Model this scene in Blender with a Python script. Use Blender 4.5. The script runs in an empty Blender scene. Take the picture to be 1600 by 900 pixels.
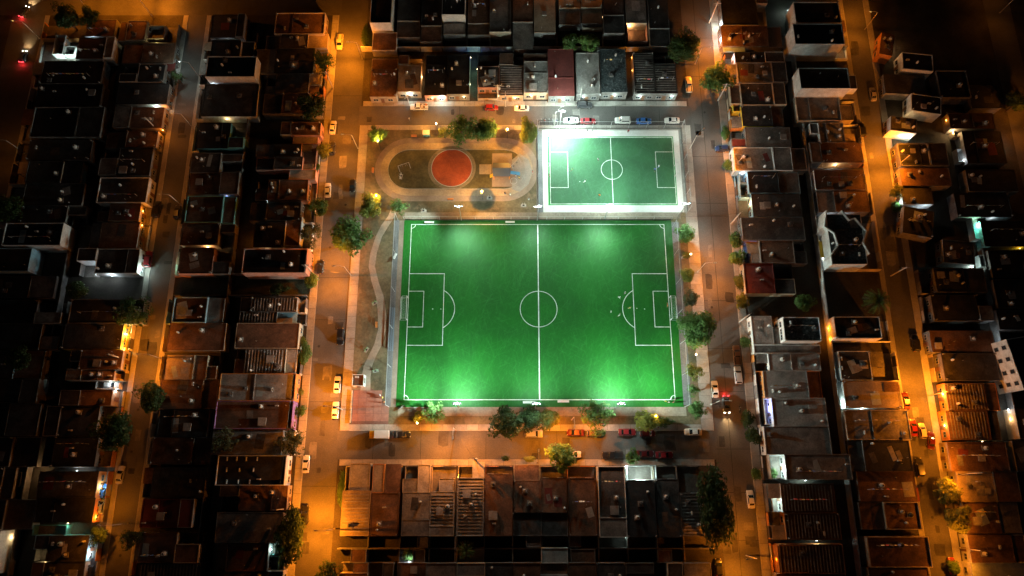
import bpy, math, random
import numpy as np
from mathutils import Vector, Matrix
R = math.radians
rnd = random.Random(7)
scene = bpy.context.scene
COL = scene.collection

# ---------------------------------------------------------------- camera
F, T, HC = 1081.0, R(15.9), 182.0          # focal length in photo pixels, tilt from straight down, height
cam_d = bpy.data.cameras.new('camera'); cam = bpy.data.objects.new('camera', cam_d); COL.objects.link(cam)
cam_d.sensor_width = 36; cam_d.lens = 36 * F / 1600; cam_d.clip_end = 5000; cam_d.clip_start = 1
cam.location = (0, 0, HC); cam.rotation_euler = (T, 0, 0)
scene.camera = cam

# ---------------------------------------------------------------- night sky, moon, exposure
MOON_EL, MOON_AZ = R(35), R(200)
world = bpy.data.worlds.new('World'); scene.world = world; world.use_nodes = True
nt = world.node_tree; nt.nodes.clear()
sky = nt.nodes.new('ShaderNodeTexSky'); sky.sky_type = 'NISHITA'; sky.sun_disc = False
sky.sun_elevation = MOON_EL; sky.sun_rotation = MOON_AZ
bg = nt.nodes.new('ShaderNodeBackground'); bg.inputs['Strength'].default_value = 0.000011
wo = nt.nodes.new('ShaderNodeOutputWorld')
nt.links.new(sky.outputs[0], bg.inputs[0]); nt.links.new(bg.outputs[0], wo.inputs[0])
sun_d = bpy.data.lights.new('moon', 'SUN'); sun_d.energy = 0.0009; sun_d.angle = R(0.5); sun_d.color = (1, 0.9, 0.78)
sun = bpy.data.objects.new('moon', sun_d); COL.objects.link(sun)
sun.rotation_euler = (R(90) - MOON_EL, 0, -MOON_AZ + R(180)); sun.location = (0, 0, 300)
vs = scene.view_settings
scene.display_settings.display_device = 'sRGB'
vs.view_transform = 'Standard'; vs.look = 'None'; vs.gamma = 1; vs.use_curve_mapping = False
vs.exposure = 5.0                            # long night exposure
cy = scene.cycles
cy.use_denoising = True; cy.max_bounces = 4; cy.diffuse_bounces = 2; cy.glossy_bounces = 2
cy.transmission_bounces = 2; cy.transparent_max_bounces = 8
cy.caustics_reflective = False; cy.caustics_refractive = False
try:
    cy.use_light_tree = True
    cy.denoising_prefilter = 'ACCURATE'
    cy.sample_clamp_indirect = 4.0
except Exception:
    pass

# light colours
SODIUM = (1.0, 0.255, 0.010); WARM = (1.0, 0.62, 0.26); LED = (0.74, 1.0, 0.92); COOL = (0.78, 0.92, 1.0)

# ---------------------------------------------------------------- helpers
def G(px, py, z=0.0):
    """a point of the photograph (1600x900) back to its place in the world at height z"""
    dx, dy = (px - 800) / F, (450 - py) / F
    d = (dx, math.sin(T) + dy * math.cos(T), -math.cos(T) + dy * math.sin(T))
    k = (HC - z) / -d[2]
    return Vector((d[0] * k, d[1] * k, z))
def Y(py, z=0): return G(800, py, z).y
def X(px, py, z=0): return G(px, py, z).x

def link(o, parent=None):
    COL.objects.link(o)
    if parent: o.parent = parent
    return o
def empty(name, loc=(0, 0, 0), rz=0):
    o = bpy.data.objects.new(name, None); o.empty_display_size = 0.3
    o.location = loc; o.rotation_euler = (0, 0, rz); return link(o)
def tag(o, label=None, cat=None, group=None, kind=None):
    if label: o['label'] = label
    if cat: o['category'] = cat
    if group: o['group'] = group
    if kind: o['kind'] = kind
    return o
def copy_tree(o, parent=None):
    c = o.copy(); COL.objects.link(c); c.parent = parent
    for ch in o.children: copy_tree(ch, c)
    return c

class MB:
    def __init__(s): s.v = []; s.f = []; s.m = []
    def add(s, vs_, fs, m=0):
        n = len(s.v); s.v += [tuple(v) for v in vs_]
        for f in fs: s.f.append(tuple(i + n for i in f)); s.m.append(m)
        return s
    def box(s, x0, y0, z0, x1, y1, z1, m=0, M=None):
        v = [(x0,y0,z0),(x1,y0,z0),(x1,y1,z0),(x0,y1,z0),(x0,y0,z1),(x1,y0,z1),(x1,y1,z1),(x0,y1,z1)]
        if M is not None: v = [M @ Vector(p) for p in v]
        return s.add(v, [(0,3,2,1),(4,5,6,7),(0,1,5,4),(1,2,6,5),(2,3,7,6),(3,0,4,7)], m)
    def prism(s, poly, z0, z1, m=0, bottom=True):
        n = len(poly)
        v = [(p[0], p[1], z0) for p in poly] + [(p[0], p[1], z1) for p in poly]
        f = [tuple(range(n, 2*n))] + [(i, (i+1) % n, n+(i+1) % n, n+i) for i in range(n)]
        if bottom: f.append(tuple(range(n-1, -1, -1)))
        return s.add(v, f, m)
    def tube(s, a, b, r0, r1=None, n=6, m=0, caps=True):
        a, b = Vector(a), Vector(b); r1 = r0 if r1 is None else r1
        d = (b - a).normalized(); u = d.cross(Vector((0,0,1)))
        if u.length < 1e-3: u = Vector((1,0,0))
        u.normalize(); w = d.cross(u)
        v = []
        for p, r in ((a, r0), (b, r1)):
            for i in range(n):
                t = 2*math.pi*i/n; v.append(p + (u*math.cos(t) + w*math.sin(t))*r)
        f = [(i, (i+1) % n, n+(i+1) % n, n+i) for i in range(n)]
        if caps: f += [tuple(range(n-1,-1,-1)), tuple(range(n, 2*n))]
        return s.add(v, f, m)
    def lathe(s, prof, n=12, c=(0,0,0), m=0):
        v = []; f = []
        for r, z in prof:
            for i in range(n):
                t = 2*math.pi*i/n; v.append((c[0]+r*math.cos(t), c[1]+r*math.sin(t), c[2]+z))
        for k in range(len(prof)-1):
            for i in range(n):
                f.append((k*n+i, k*n+(i+1) % n, (k+1)*n+(i+1) % n, (k+1)*n+i))
        f.append(tuple(range(n-1,-1,-1))); f.append(tuple(range((len(prof)-1)*n, len(prof)*n)))
        return s.add(v, f, m)
    def ring(s, cx, cy_, r0, r1, z0, z1, a0=0, a1=2*math.pi, n=48, m=0):
        full = abs(a1 - a0) > 6.28
        N = n if full else n + 1
        v = []
        for i in range(N):
            t = a0 + (a1-a0)*i/n
            for r, z in ((r0,z0),(r1,z0),(r1,z1),(r0,z1)):
                v.append((cx+r*math.cos(t), cy_+r*math.sin(t), z))
        f = []
        for i in range(n):
            a, b = i*4, ((i+1) % N)*4
            for k in range(4):
                k2 = (k+1) % 4
                f.append((a+k, b+k, b+k2, a+k2))
        return s.add(v, f, m)
    def mesh(s, name, mats):
        me = bpy.data.meshes.new(name); me.from_pydata(s.v, [], s.f)
        for mm in (mats if isinstance(mats, (list, tuple)) else [mats]): me.materials.append(mm)
        me.polygons.foreach_set('material_index', s.m); me.update(); return me
    def build(s, name, mats, parent=None, loc=None, smooth=False):
        me = s.mesh(name, mats)
        if smooth: me.polygons.foreach_set('use_smooth', [True]*len(me.polygons))
        o = bpy.data.objects.new(name, me); link(o, parent)
        if loc is not None: o.location = loc
        return o
def inst(name, me, parent=None, loc=(0,0,0), rz=0, scale=None, rot=None):
    o = bpy.data.objects.new(name, me); link(o, parent); o.location = loc
    o.rotation_euler = rot if rot else (0, 0, rz)
    if scale is not None: o.scale = scale if isinstance(scale, (tuple, list, Vector)) else (scale,)*3
    return o

# ---------------------------------------------------------------- materials
MATS = {}
def mat(name, col, rough=0.85, noise=0.35, scale=0.25, fine=2.5, var=0.12, bump=0.0, spec=0.3, metal=0.0, spots=0.0, spotcol=None):
    """plain colour broken up by coarse stains, fine grain and a per-object shift"""
    if name in MATS: return MATS[name]
    m = bpy.data.materials.new(name); m.use_nodes = True; n = m.node_tree; N = n.nodes; L = n.links
    b = N['Principled BSDF']; b.inputs['Roughness'].default_value = rough
    b.inputs['Specular IOR Level'].default_value = spec; b.inputs['Metallic'].default_value = metal
    tc = N.new('ShaderNodeTexCoord'); oi = N.new('ShaderNodeObjectInfo')
    mul = N.new('ShaderNodeVectorMath'); mul.operation = 'SCALE'; mul.inputs[0].default_value = (37.1, 91.7, 13.3)
    L.new(oi.outputs['Random'], mul.inputs['Scale'])
    ad = N.new('ShaderNodeVectorMath'); ad.operation = 'ADD'
    L.new(tc.outputs['Object'], ad.inputs[0]); L.new(mul.outputs[0], ad.inputs[1])
    n1 = N.new('ShaderNodeTexNoise'); n1.inputs['Scale'].default_value = scale; n1.inputs['Detail'].default_value = 5; n1.inputs['Roughness'].default_value = 0.6
    n2 = N.new('ShaderNodeTexNoise'); n2.inputs['Scale'].default_value = fine; n2.inputs['Detail'].default_value = 3
    L.new(ad.outputs[0], n1.inputs['Vector']); L.new(ad.outputs[0], n2.inputs['Vector'])
    r1 = N.new('ShaderNodeMapRange'); r1.inputs['From Min'].default_value = 0.33; r1.inputs['From Max'].default_value = 0.67
    r1.inputs['To Min'].default_value = 1 - noise; r1.inputs['To Max'].default_value = 1 + noise*0.6
    L.new(n1.outputs['Fac'], r1.inputs['Value'])
    r2 = N.new('ShaderNodeMapRange'); r2.inputs['From Min'].default_value = 0.3; r2.inputs['From Max'].default_value = 0.7
    r2.inputs['To Min'].default_value = 1 - noise*0.45; r2.inputs['To Max'].default_value = 1 + noise*0.45
    L.new(n2.outputs['Fac'], r2.inputs['Value'])
    r3 = N.new('ShaderNodeMapRange'); r3.inputs['To Min'].default_value = 1 - var; r3.inputs['To Max'].default_value = 1 + var
    L.new(oi.outputs['Random'], r3.inputs['Value'])
    p1 = N.new('ShaderNodeMath'); p1.operation = 'MULTIPLY'; L.new(r1.outputs[0], p1.inputs[0]); L.new(r2.outputs[0], p1.inputs[1])
    p2 = N.new('ShaderNodeMath'); p2.operation = 'MULTIPLY'; L.new(p1.outputs[0], p2.inputs[0]); L.new(r3.outputs[0], p2.inputs[1])
    sc = N.new('ShaderNodeVectorMath'); sc.operation = 'SCALE'; sc.inputs[0].default_value = col
    L.new(p2.outputs[0], sc.inputs['Scale'])
    out = sc.outputs[0]
    if spots:
        n3 = N.new('ShaderNodeTexNoise'); n3.inputs['Scale'].default_value = scale*2.3; n3.inputs['Detail'].default_value = 6; n3.inputs['Roughness'].default_value = 0.7
        L.new(ad.outputs[0], n3.inputs['Vector'])
        rr = N.new('ShaderNodeMapRange'); rr.inputs['From Min'].default_value = 0.53; rr.inputs['From Max'].default_value = 0.66; rr.inputs['To Max'].default_value = spots
        L.new(n3.outputs['Fac'], rr.inputs['Value'])
        mx = N.new('ShaderNodeMix'); mx.data_type = 'RGBA'
        L.new(rr.outputs[0], mx.inputs['Factor']); L.new(out, mx.inputs['A']); mx.inputs['B'].default_value = (*(spotcol or (0.03,0.03,0.03)), 1)
        out = mx.outputs['Result']
    L.new(out, b.inputs['Base Color'])
    if bump:
        bp = N.new('ShaderNodeBump'); bp.inputs['Strength'].default_value = bump; bp.inputs['Distance'].default_value = 0.05
        L.new(n2.outputs['Fac'], bp.inputs['Height']); L.new(bp.outputs[0], b.inputs['Normal'])
    MATS[name] = m; return m
def emit(name, col, strength):
    if name in MATS: return MATS[name]
    m = bpy.data.materials.new(name); m.use_nodes = True; N = m.node_tree.nodes
    b = N['Principled BSDF']; b.inputs['Base Color'].default_value = (*col, 1)
    b.inputs['Emission Color'].default_value = (*col, 1); b.inputs['Emission Strength'].default_value = strength
    MATS[name] = m; return m
def plain(name, col, rough=0.5, metal=0.0, spec=0.5, coat=0.0):
    if name in MATS: return MATS[name]
    m = bpy.data.materials.new(name); m.use_nodes = True; b = m.node_tree.nodes['Principled BSDF']
    n = m.node_tree; tx = n.nodes.new('ShaderNodeTexNoise'); tx.inputs['Scale'].default_value = 3.0
    mr = n.nodes.new('ShaderNodeMapRange'); mr.inputs['To Min'].default_value = 0.85; mr.inputs['To Max'].default_value = 1.12
    sc = n.nodes.new('ShaderNodeVectorMath'); sc.operation = 'SCALE'; sc.inputs[0].default_value = col
    n.links.new(tx.outputs['Fac'], mr.inputs['Value']); n.links.new(mr.outputs[0], sc.inputs['Scale']); n.links.new(sc.outputs[0], b.inputs['Base Color'])
    b.inputs['Roughness'].default_value = rough; b.inputs['Metallic'].default_value = metal
    b.inputs['Specular IOR Level'].default_value = spec; b.inputs['Coat Weight'].default_value = coat
    MATS[name] = m; return m

ROOF = {
 'conc':  mat('roof_concrete', (0.20,0.185,0.17), noise=0.5, spots=0.55, spotcol=(0.07,0.06,0.055)),
 'pale':  mat('roof_pale_concrete', (0.34,0.32,0.30), noise=0.4, spots=0.4, spotcol=(0.15,0.13,0.12)),
 'beige': mat('roof_beige', (0.36,0.29,0.21), noise=0.35, spots=0.35, spotcol=(0.16,0.12,0.09)),
 'brown': mat('roof_brown_coating', (0.15,0.085,0.055), noise=0.5, spots=0.5, spotcol=(0.06,0.04,0.03)),
 'dark':  mat('roof_dark_membrane', (0.065,0.06,0.058), noise=0.5, spots=0.5, spotcol=(0.13,0.12,0.11)),
 'black': mat('roof_black_tar', (0.028,0.028,0.03), noise=0.5, spots=0.35, spotcol=(0.07,0.07,0.07)),
 'red':   mat('roof_dark_red_sheet', (0.15,0.035,0.03), noise=0.25, spots=0.3, spotcol=(0.06,0.02,0.02)),
 'wet':   mat('roof_speckled_tar', (0.06,0.075,0.08), noise=0.6, scale=0.8, spots=0.8, spotcol=(0.25,0.28,0.29)),
 'metal': mat('roof_galvanised_sheet', (0.35,0.40,0.40), rough=0.45, noise=0.3, spec=0.5),
}
ROOFWORD = {'conc':'grey','pale':'pale grey','beige':'beige','brown':'brown','dark':'dark','black':'black','red':'dark red','wet':'speckled dark','metal':'metal'}
WALL = {  # on some houses these colours stand in for coloured lamplight
 'white': mat('wall_white', (0.66,0.67,0.66), noise=0.22, scale=0.5, spots=0.3, spotcol=(0.35,0.33,0.30)),
 'cream': mat('wall_cream', (0.42,0.35,0.26), noise=0.25, scale=0.5, spots=0.3, spotcol=(0.28,0.23,0.18)),
 'grey':  mat('wall_grey_block', (0.20,0.19,0.18), noise=0.35, scale=0.6, spots=0.3, spotcol=(0.15,0.14,0.13)),
 'pink':  mat('wall_salmon', (0.50,0.27,0.21), noise=0.25, scale=0.5),
 'orange':mat('wall_orange', (0.55,0.24,0.07), noise=0.25, scale=0.5),
 'yellow':mat('wall_yellow', (0.70,0.46,0.05), noise=0.2, scale=0.5),
 'blue':  mat('wall_light_blue', (0.28,0.45,0.55), noise=0.25, scale=0.5),
 'teal':  mat('wall_teal', (0.12,0.30,0.30), noise=0.25, scale=0.5),
 'purple':mat('wall_violet', (0.22,0.12,0.28), noise=0.25, scale=0.5),
 'dark':  mat('wall_dark', (0.12,0.11,0.10), noise=0.3, scale=0.5),
}
M_ASPH = mat('asphalt', (0.105,0.10,0.095), noise=0.32, scale=0.07, fine=3.5, var=0.0, bump=0.15, spots=0.35, spotcol=(0.06,0.055,0.05))
M_CROAD = mat('road_concrete', (0.105,0.10,0.095), noise=0.28, scale=0.06, fine=3.0, var=0.0, bump=0.1, spots=0.35, spotcol=(0.09,0.085,0.08))
M_WALK = mat('sidewalk_concrete', (0.30,0.285,0.26), noise=0.22, scale=0.3, fine=3.0, var=0.09, bump=0.1, spots=0.3, spotcol=(0.17,0.15,0.13))
M_KERB = mat('kerb_concrete', (0.34,0.32,0.29), noise=0.25, scale=0.5)
M_YARD = mat('yard_paving', (0.16,0.145,0.13), noise=0.4, scale=0.25, spots=0.4, spotcol=(0.07,0.06,0.05))
M_DIRT = mat('lot_ground', (0.055,0.048,0.04), noise=0.5, scale=0.15, var=0.0, bump=0.2, spots=0.5, spotcol=(0.03,0.035,0.02))
M_PARKSOIL = mat('park_lawn', (0.145,0.122,0.070), noise=0.45, scale=0.14, fine=1.6, var=0.0, bump=0.3, spots=0.7, spotcol=(0.21,0.155,0.10))
M_LAWN = mat('oval_lawn', (0.085,0.072,0.032), noise=0.4, scale=0.18, fine=2.0, var=0.0, bump=0.3, spots=0.45, spotcol=(0.12,0.095,0.05))
M_TRACK = mat('track_tan_concrete', (0.33,0.255,0.17), noise=0.3, scale=0.2, var=0.0, spots=0.5, spotcol=(0.24,0.19,0.14))
M_SOILPATH = mat('worn_path', (0.26,0.20,0.155), noise=0.22, scale=0.25, var=0.0, spots=0.3, spotcol=(0.20,0.16,0.12))
M_REDPAD = mat('red_rubber_pad', (0.32,0.060,0.018), noise=0.3, scale=0.25, var=0.0, spots=0.5, spotcol=(0.25,0.05,0.02))
M_PLAZA = mat('red_paving', (0.29,0.135,0.10), noise=0.2, scale=0.4, var=0.08, spots=0.3, spotcol=(0.28,0.13,0.10))
M_WCONC = mat('white_apron', (0.62,0.62,0.60), noise=0.12, scale=0.3, var=0.0, spots=0.2, spotcol=(0.45,0.45,0.43))
M_DUSTY = mat('dusty_walkway', (0.27,0.23,0.18), noise=0.3, scale=0.18, var=0.0, bump=0.1, spots=0.6, spotcol=(0.15,0.12,0.085))
M_STRIP = mat('grey_strip', (0.17,0.17,0.175), noise=0.3, scale=0.25, var=0.0)
M_STEEL = plain('galvanised_steel', (0.42,0.43,0.43), 0.45, 0.3)
M_POLE = plain('concrete_pole', (0.45,0.43,0.40), 0.8)
M_DARK = plain('dark_metal', (0.04,0.04,0.045), 0.5)
M_WHITE = plain('white_paint', (0.78,0.78,0.76), 0.5)
M_BLACKPL = plain('black_plastic', (0.03,0.03,0.032), 0.45)
M_TANKW = plain('white_tank', (0.45,0.44,0.42), 0.6)
M_GLASS = plain('window_glass', (0.03,0.04,0.05), 0.08, 0, 0.6)
M_FRAME = plain('aluminium_frame', (0.5,0.5,0.5), 0.4, 0.4)
M_WOOD = plain('brown_wood', (0.17,0.09,0.05), 0.6)
E_SOD = emit('sodium_lens', (1.0,0.55,0.12), 0.9)
E_LED = emit('led_lens', (0.85,1.0,0.97), 3.0)
E_WARM = emit('warm_bulb', (1.0,0.72,0.38), 1.2)
E_COOL = emit('cool_tube', (0.80,0.97,1.0), 1.2)

def light(kind, parent, loc, col, power, radius=0.12, aim=None, cone=150, blend=0.6):
    d = bpy.data.lights.new('lamp_light', kind); d.color = col; d.energy = power
    if hasattr(d, 'shadow_soft_size'): d.shadow_soft_size = radius
    if kind == 'SPOT': d.spot_size = R(cone); d.spot_blend = blend
    o = bpy.data.objects.new('lamp_light', d); link(o, parent); o.location = loc
    if aim is not None: o.rotation_euler = Vector(aim).to_track_quat('-Z', 'Y').to_euler()
    return o
# ================================================================ the setting
C_L, C_R = X(493,490), X(543,490)
D_L, D_R = X(1098,450), X(1147,425)
B_L, B_R = X(213,570), X(247,570)
E_L, E_R = X(1405,580), X(1442,580)
A_L, A_R = X(14,50), X(66,50)
F_L = X(1577,190); F_R = F_L + 8
T_N, T_S = Y(166), Y(196)
S_N, S_S = Y(673), Y(718)
NW_S, NW_N = Y(24), Y(-8)

def sheet(name, x0, y0, x1, y1, z, m, thick=0.0, kind='structure', parent=None):
    mb = MB()
    if thick: mb.box(x0, y0, z-thick, x1, y1, z)
    else: mb.add([(x0,y0,z),(x1,y0,z),(x1,y1,z),(x0,y1,z)], [(0,1,2,3)])
    o = mb.build(name, m, parent)
    if kind and not parent: o['kind'] = kind
    return o
sheet('ground', -1500, -1500, 1500, 1500, 0.0, M_DIRT)
for nm, x0, x1, m in (('road_far_left', A_L, A_R, M_ASPH), ('road_second_left', B_L, B_R, M_ASPH), ('road_left_of_park', C_L, C_R, M_ASPH),
                      ('road_right_of_park', D_L, D_R, M_CROAD), ('road_second_right', E_L, E_R, M_ASPH), ('road_far_right', F_L, F_R, M_ASPH)):
    sheet(nm, x0, -260, x1, 360, 0.02, m)
sheet('road_above_park', C_R-0.5, T_S, D_L+0.5, T_N, 0.024, M_ASPH)
sheet('road_below_park', C_R-0.5, S_S, D_L+0.5, S_N, 0.024, M_ASPH)
sheet('road_top_left', A_L-60, NW_S, C_L+0.5, NW_N, 0.024, M_ASPH)
# joints of the concrete road and dark patched seams in the asphalt
M_SEAM = mat('tar_seam', (0.035,0.033,0.03), noise=0.3, var=0)
def seams(road, lst, z):
    par = bpy.data.objects[road]
    for x0, y0, x1, y1 in lst:
        MB().add([(x0,y0,z),(x1,y0,z),(x1,y1,z),(x0,y1,z)], [(0,1,2,3)]).build('seam', M_SEAM, par)
dm = (D_L + D_R)/2
seams('road_right_of_park', [(dm-0.6, -30, dm-0.47, 150)] + [(D_L, Y(p), D_R, Y(p)+0.12) for p in (60,120,245,318,338,470,545,612,702,770,845)], 0.026)
seams('road_left_of_park', [(C_L, Y(p), C_R, Y(p)+0.10) for p in (150,330,434,500,628,760)], 0.026)
seams('road_below_park', [(X(p,695), S_S, X(p,695)+0.1, S_N) for p in (583,657,759,870,1010)], 0.030)
seams('road_above_park', [(X(p,180), T_S, X(p,180)+0.1, T_N) for p in (718,850,962,1030)], 0.030)

# repaired patches and manhole covers
M_PATCH = [mat('asphalt_patch_dark',(0.055,0.052,0.05),noise=0.35,scale=0.4,var=0.2), mat('asphalt_patch_pale',(0.16,0.15,0.14),noise=0.35,scale=0.4,var=0.2)]
M_MAN = mat('manhole_iron',(0.05,0.045,0.04),noise=0.3,var=0.1)
def patches(road, n, x0, y0, x1, y1, z):
    par = bpy.data.objects[road]; rg = random.Random(road)
    for i in range(n):
        x, y = rg.uniform(x0+.8,x1-.8), rg.uniform(y0+.8,y1-.8); a, b = rg.uniform(.5,1.6), rg.uniform(.5,2.4)
        pts = [(x+sx*a*rg.uniform(.75,1), y+sy*b*rg.uniform(.75,1), z+.002*(i % 3)) for sx, sy in ((-1,-1),(0,-1.05),(1,-1),(1.05,0),(1,1),(0,1.05),(-1,1),(-1.05,0))]
        pts = [(min(max(q[0],x0+.05),x1-.05), min(max(q[1],y0+.05),y1-.05), q[2]) for q in pts]
        MB().add(pts,[tuple(range(8))]).build('patch', M_PATCH[rg.random() < .4], par)
    for i in range(max(2,n//4)):
        x, y = rg.uniform(x0+1.5,x1-1.5), rg.uniform(y0+1,y1-1)
        MB().lathe([(.34,0),(.34,.012)],14,(x,y,z+.006)).build('manhole_cover', M_MAN, par)
patches('road_left_of_park', 22, C_L, -18, C_R, 130, 0.030); patches('road_right_of_park', 18, D_L, -18, D_R, 130, 0.030)
patches('road_second_left', 16, B_L, -18, B_R, 130, 0.030); patches('road_second_right', 16, E_L, -18, E_R, 130, 0.030)
patches('road_below_park', 12, C_R+1, S_S, D_L-1, S_N, 0.034); patches('road_above_park', 10, C_R+1, T_S, D_L-1, T_N, 0.034)
# sidewalks: a kerb and concrete slabs
def sidewalk(name, x0, y0, x1, y1, kerb_side, slab=3.0, top=0.13, slabs=True):
    """kerb_side: which edge carries the kerb (E W N S)"""
    root = empty(name, ((x0+x1)/2, (y0+y1)/2, 0)); root['kind'] = 'structure'
    cx, cy_ = (x0+x1)/2, (y0+y1)/2
    k = 0.18
    kb = MB(); a, b, c, d = x0-cx, y0-cy_, x1-cx, y1-cy_
    if kerb_side == 'E': kb.box(c-k, b, 0, c, d, top+0.02); c -= k+0.02
    if kerb_side == 'W': kb.box(a, b, 0, a+k, d, top+0.02); a += k+0.02
    if kerb_side == 'N': kb.box(a, d-k, 0, c, d, top+0.02); d -= k+0.02
    if kerb_side == 'S': kb.box(a, b, 0, c, b+k, top+0.02); b += k+0.02
    kb.build('kerb', M_KERB, root)
    MB().box(a, b, 0, c, d, top-0.05).build('bed', M_SEAM, root)
    if not slabs:
        MB().box(a, b, top-0.049, c, d, top).build('paving', M_WALK, root); return root
    vert = kerb_side in 'EW'
    n = max(1, round(((d-b) if vert else (c-a))/slab)); L_ = ((d-b) if vert else (c-a))/n
    g = 0.025
    me = (MB().box(-(c-a)/2, -L_/2+g, 0, (c-a)/2, L_/2-g, 0.05) if vert else MB().box(-L_/2+g, -(d-b)/2, 0, L_/2-g, (d-b)/2, 0.05)).mesh('slab', M_WALK)
    for i in range(n):
        loc = ((a+c)/2, b+L_*(i+0.5), top-0.05) if vert else (a+L_*(i+0.5), (b+d)/2, top-0.05)
        o = inst('slab', me, root, loc); o.rotation_euler = (rnd.uniform(-.003,.003), rnd.uniform(-.003,.003), 0)
    return root
Yb, Yt = -26, 152
sidewalk('pavement_left_street', C_L-2.0, Yb, C_L, NW_S, 'E')
sidewalk('pavement_right_street', D_R, Yb, D_R+2.2, Yt, 'W')
sidewalk('pavement_park_left', C_R, S_N, C_R+2.4, T_S, 'W')
sidewalk('pavement_park_right', D_L-3.2, S_N, D_L, T_S, 'E')
sidewalk('pavement_park_bottom', C_R+2.42, S_N, D_L-3.22, S_N+1.6, 'S')
sidewalk('pavement_park_top', C_R+2.42, T_S-1.5, D_L-3.22, T_S, 'N')
sidewalk('pavement_top_houses', C_R+0.5, T_N, D_L-0.5, T_N+1.6, 'S')
sidewalk('pavement_bottom_houses', C_R+0.5, S_S-1.5, D_L-0.5, S_S, 'N')
for nm, x0, x1, ks in (('pavement_second_left_near', B_R, B_R+1.4, 'W'), ('pavement_second_left_far', B_L-1.4, B_L, 'E'),
                       ('pavement_second_right_near', E_L-1.4, E_L, 'E'), ('pavement_second_right_far', E_R, E_R+1.8, 'W'), ('pavement_far_left', A_R, A_R+1.4, 'W')):
    sidewalk(nm, x0, Yb, x1, NW_S-0.1 if 'left' in nm else Yt, ks, slabs=False)

# park ground
PX0, PX1, PY0, PY1 = C_R+2.42, D_L-3.22, S_N+1.62, T_S-1.52
sheet('park_ground', PX0, PY0, PX1, PY1, 0.10, M_PARKSOIL)
# ---- pitches
def turf_mat(name, base, lush, worn, amt):
    m = bpy.data.materials.new(name); m.use_nodes = True; n = m.node_tree; N = n.nodes; L = n.links
    b = N['Principled BSDF']; b.inputs['Roughness'].default_value = 0.55; b.inputs['Specular IOR Level'].default_value = 0.3
    tc = N.new('ShaderNodeTexCoord')
    def nz(scale, sx=1, sy=1, rot=0, det=5, ro=0.6):
        m0 = N.new('ShaderNodeMapping'); m0.inputs['Rotation'].default_value = (0, 0, R(rot)); mp = N.new('ShaderNodeMapping'); mp.inputs['Scale'].default_value = (sx, sy, 1)
        t = N.new('ShaderNodeTexNoise'); t.inputs['Scale'].default_value = scale; t.inputs['Detail'].default_value = det; t.inputs['Roughness'].default_value = ro
        t.inputs['Distortion'].default_value = 0.6
        L.new(tc.outputs['Object'], m0.inputs['Vector']); L.new(m0.outputs[0], mp.inputs['Vector']); L.new(mp.outputs[0], t.inputs['Vector']); return t.outputs['Fac']
    def rng(v, a, b_, c, d):
        r = N.new('ShaderNodeMapRange'); r.inputs['From Min'].default_value = a; r.inputs['From Max'].default_value = b_
        r.inputs['To Min'].default_value = c; r.inputs['To Max'].default_value = d; L.new(v, r.inputs['Value']); return r.outputs[0]
    def mix(f, A, B):
        x = N.new('ShaderNodeMix'); x.data_type = 'RGBA'; L.new(f, x.inputs['Factor'])
        for s_, v in (('A', A), ('B', B)):
            if isinstance(v, tuple): x.inputs[s_].default_value = (*v, 1)
            else: L.new(v, x.inputs[s_])
        return x.outputs['Result']
    c = mix(rng(nz(0.06), 0.35, 0.65, 0, 1), base, lush)
    # rolls of turf laid across the pitch differ a little
    w = N.new('ShaderNodeTexWave'); w.wave_type = 'BANDS'; w.bands_direction = 'X'; w.wave_profile = 'SAW'; w.inputs['Scale'].default_value = 0.08
    w.inputs['Distortion'].default_value = 0.15
    L.new(tc.outputs['Object'], w.inputs['Vector'])
    c = mix(rng(w.outputs['Fac'], 0, 1, 0, 0.16), c, tuple(v*0.7 for v in lush))
    # scuffed fibres: long streaks in several directions
    for rot, sx in ((70, 12), (-52, 11), (88, 10), (28, 12), (-20, 12), (110, 9)):
        c = mix(rng(nz(0.16, 1, sx, rot, 7, 0.75), 0.54, 0.70, 0, amt), c, worn)
    c = mix(rng(nz(7.0, 1, 1, 0, 2), 0.35, 0.7, 0, 0.22), c, tuple(v*0.55 for v in base))
    L.new(c, b.inputs['Base Color'])
    bp = N.new('ShaderNodeBump'); bp.inputs['Strength'].default_value = 0.25; bp.inputs['Distance'].default_value = 0.03
    L.new(nz(16, det=2), bp.inputs['Height']); L.new(bp.outputs[0], b.inputs['Normal'])
    return m
M_TURF = turf_mat('artificial_turf', (0.008,0.088,0.010), (0.009,0.130,0.011), (0.050,0.26,0.060), 0.24)
M_TURF2 = turf_mat('worn_turf', (0.030,0.095,0.045), (0.052,0.165,0.072), (0.11,0.22,0.14), 0.26)
M_LINE = mat('line_paint', (0.62,0.68,0.62), noise=0.35, scale=0.6, fine=5, var=0.05, spots=0.35, spotcol=(0.25,0.38,0.26))
bx0, bx1, by0, by1 = X(627,450), X(1055,440), Y(636), Y(344.5)
big = sheet('big_pitch', bx0, by0, bx1, by1, 0.13, M_TURF); 
lx0, lx1, ly0, ly1 = -28.2, 42.63, 21.45, 70.35     # touch and goal lines
def line(par, name, x0, y0, x1, y1, z, w=0.17):
    h = w/2
    if abs(x1-x0) > abs(y1-y0): v = [(x0-h,y0-h,z),(x1+h,y0-h,z),(x1+h,y0+h,z),(x0-h,y0+h,z)]
    else: v = [(x0-h,y0,z),(x0+h,y0,z),(x0+h,y1,z),(x0-h,y1,z)]
    return MB().add(v, [(0,1,2,3)]).build(name, M_LINE, par)
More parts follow.
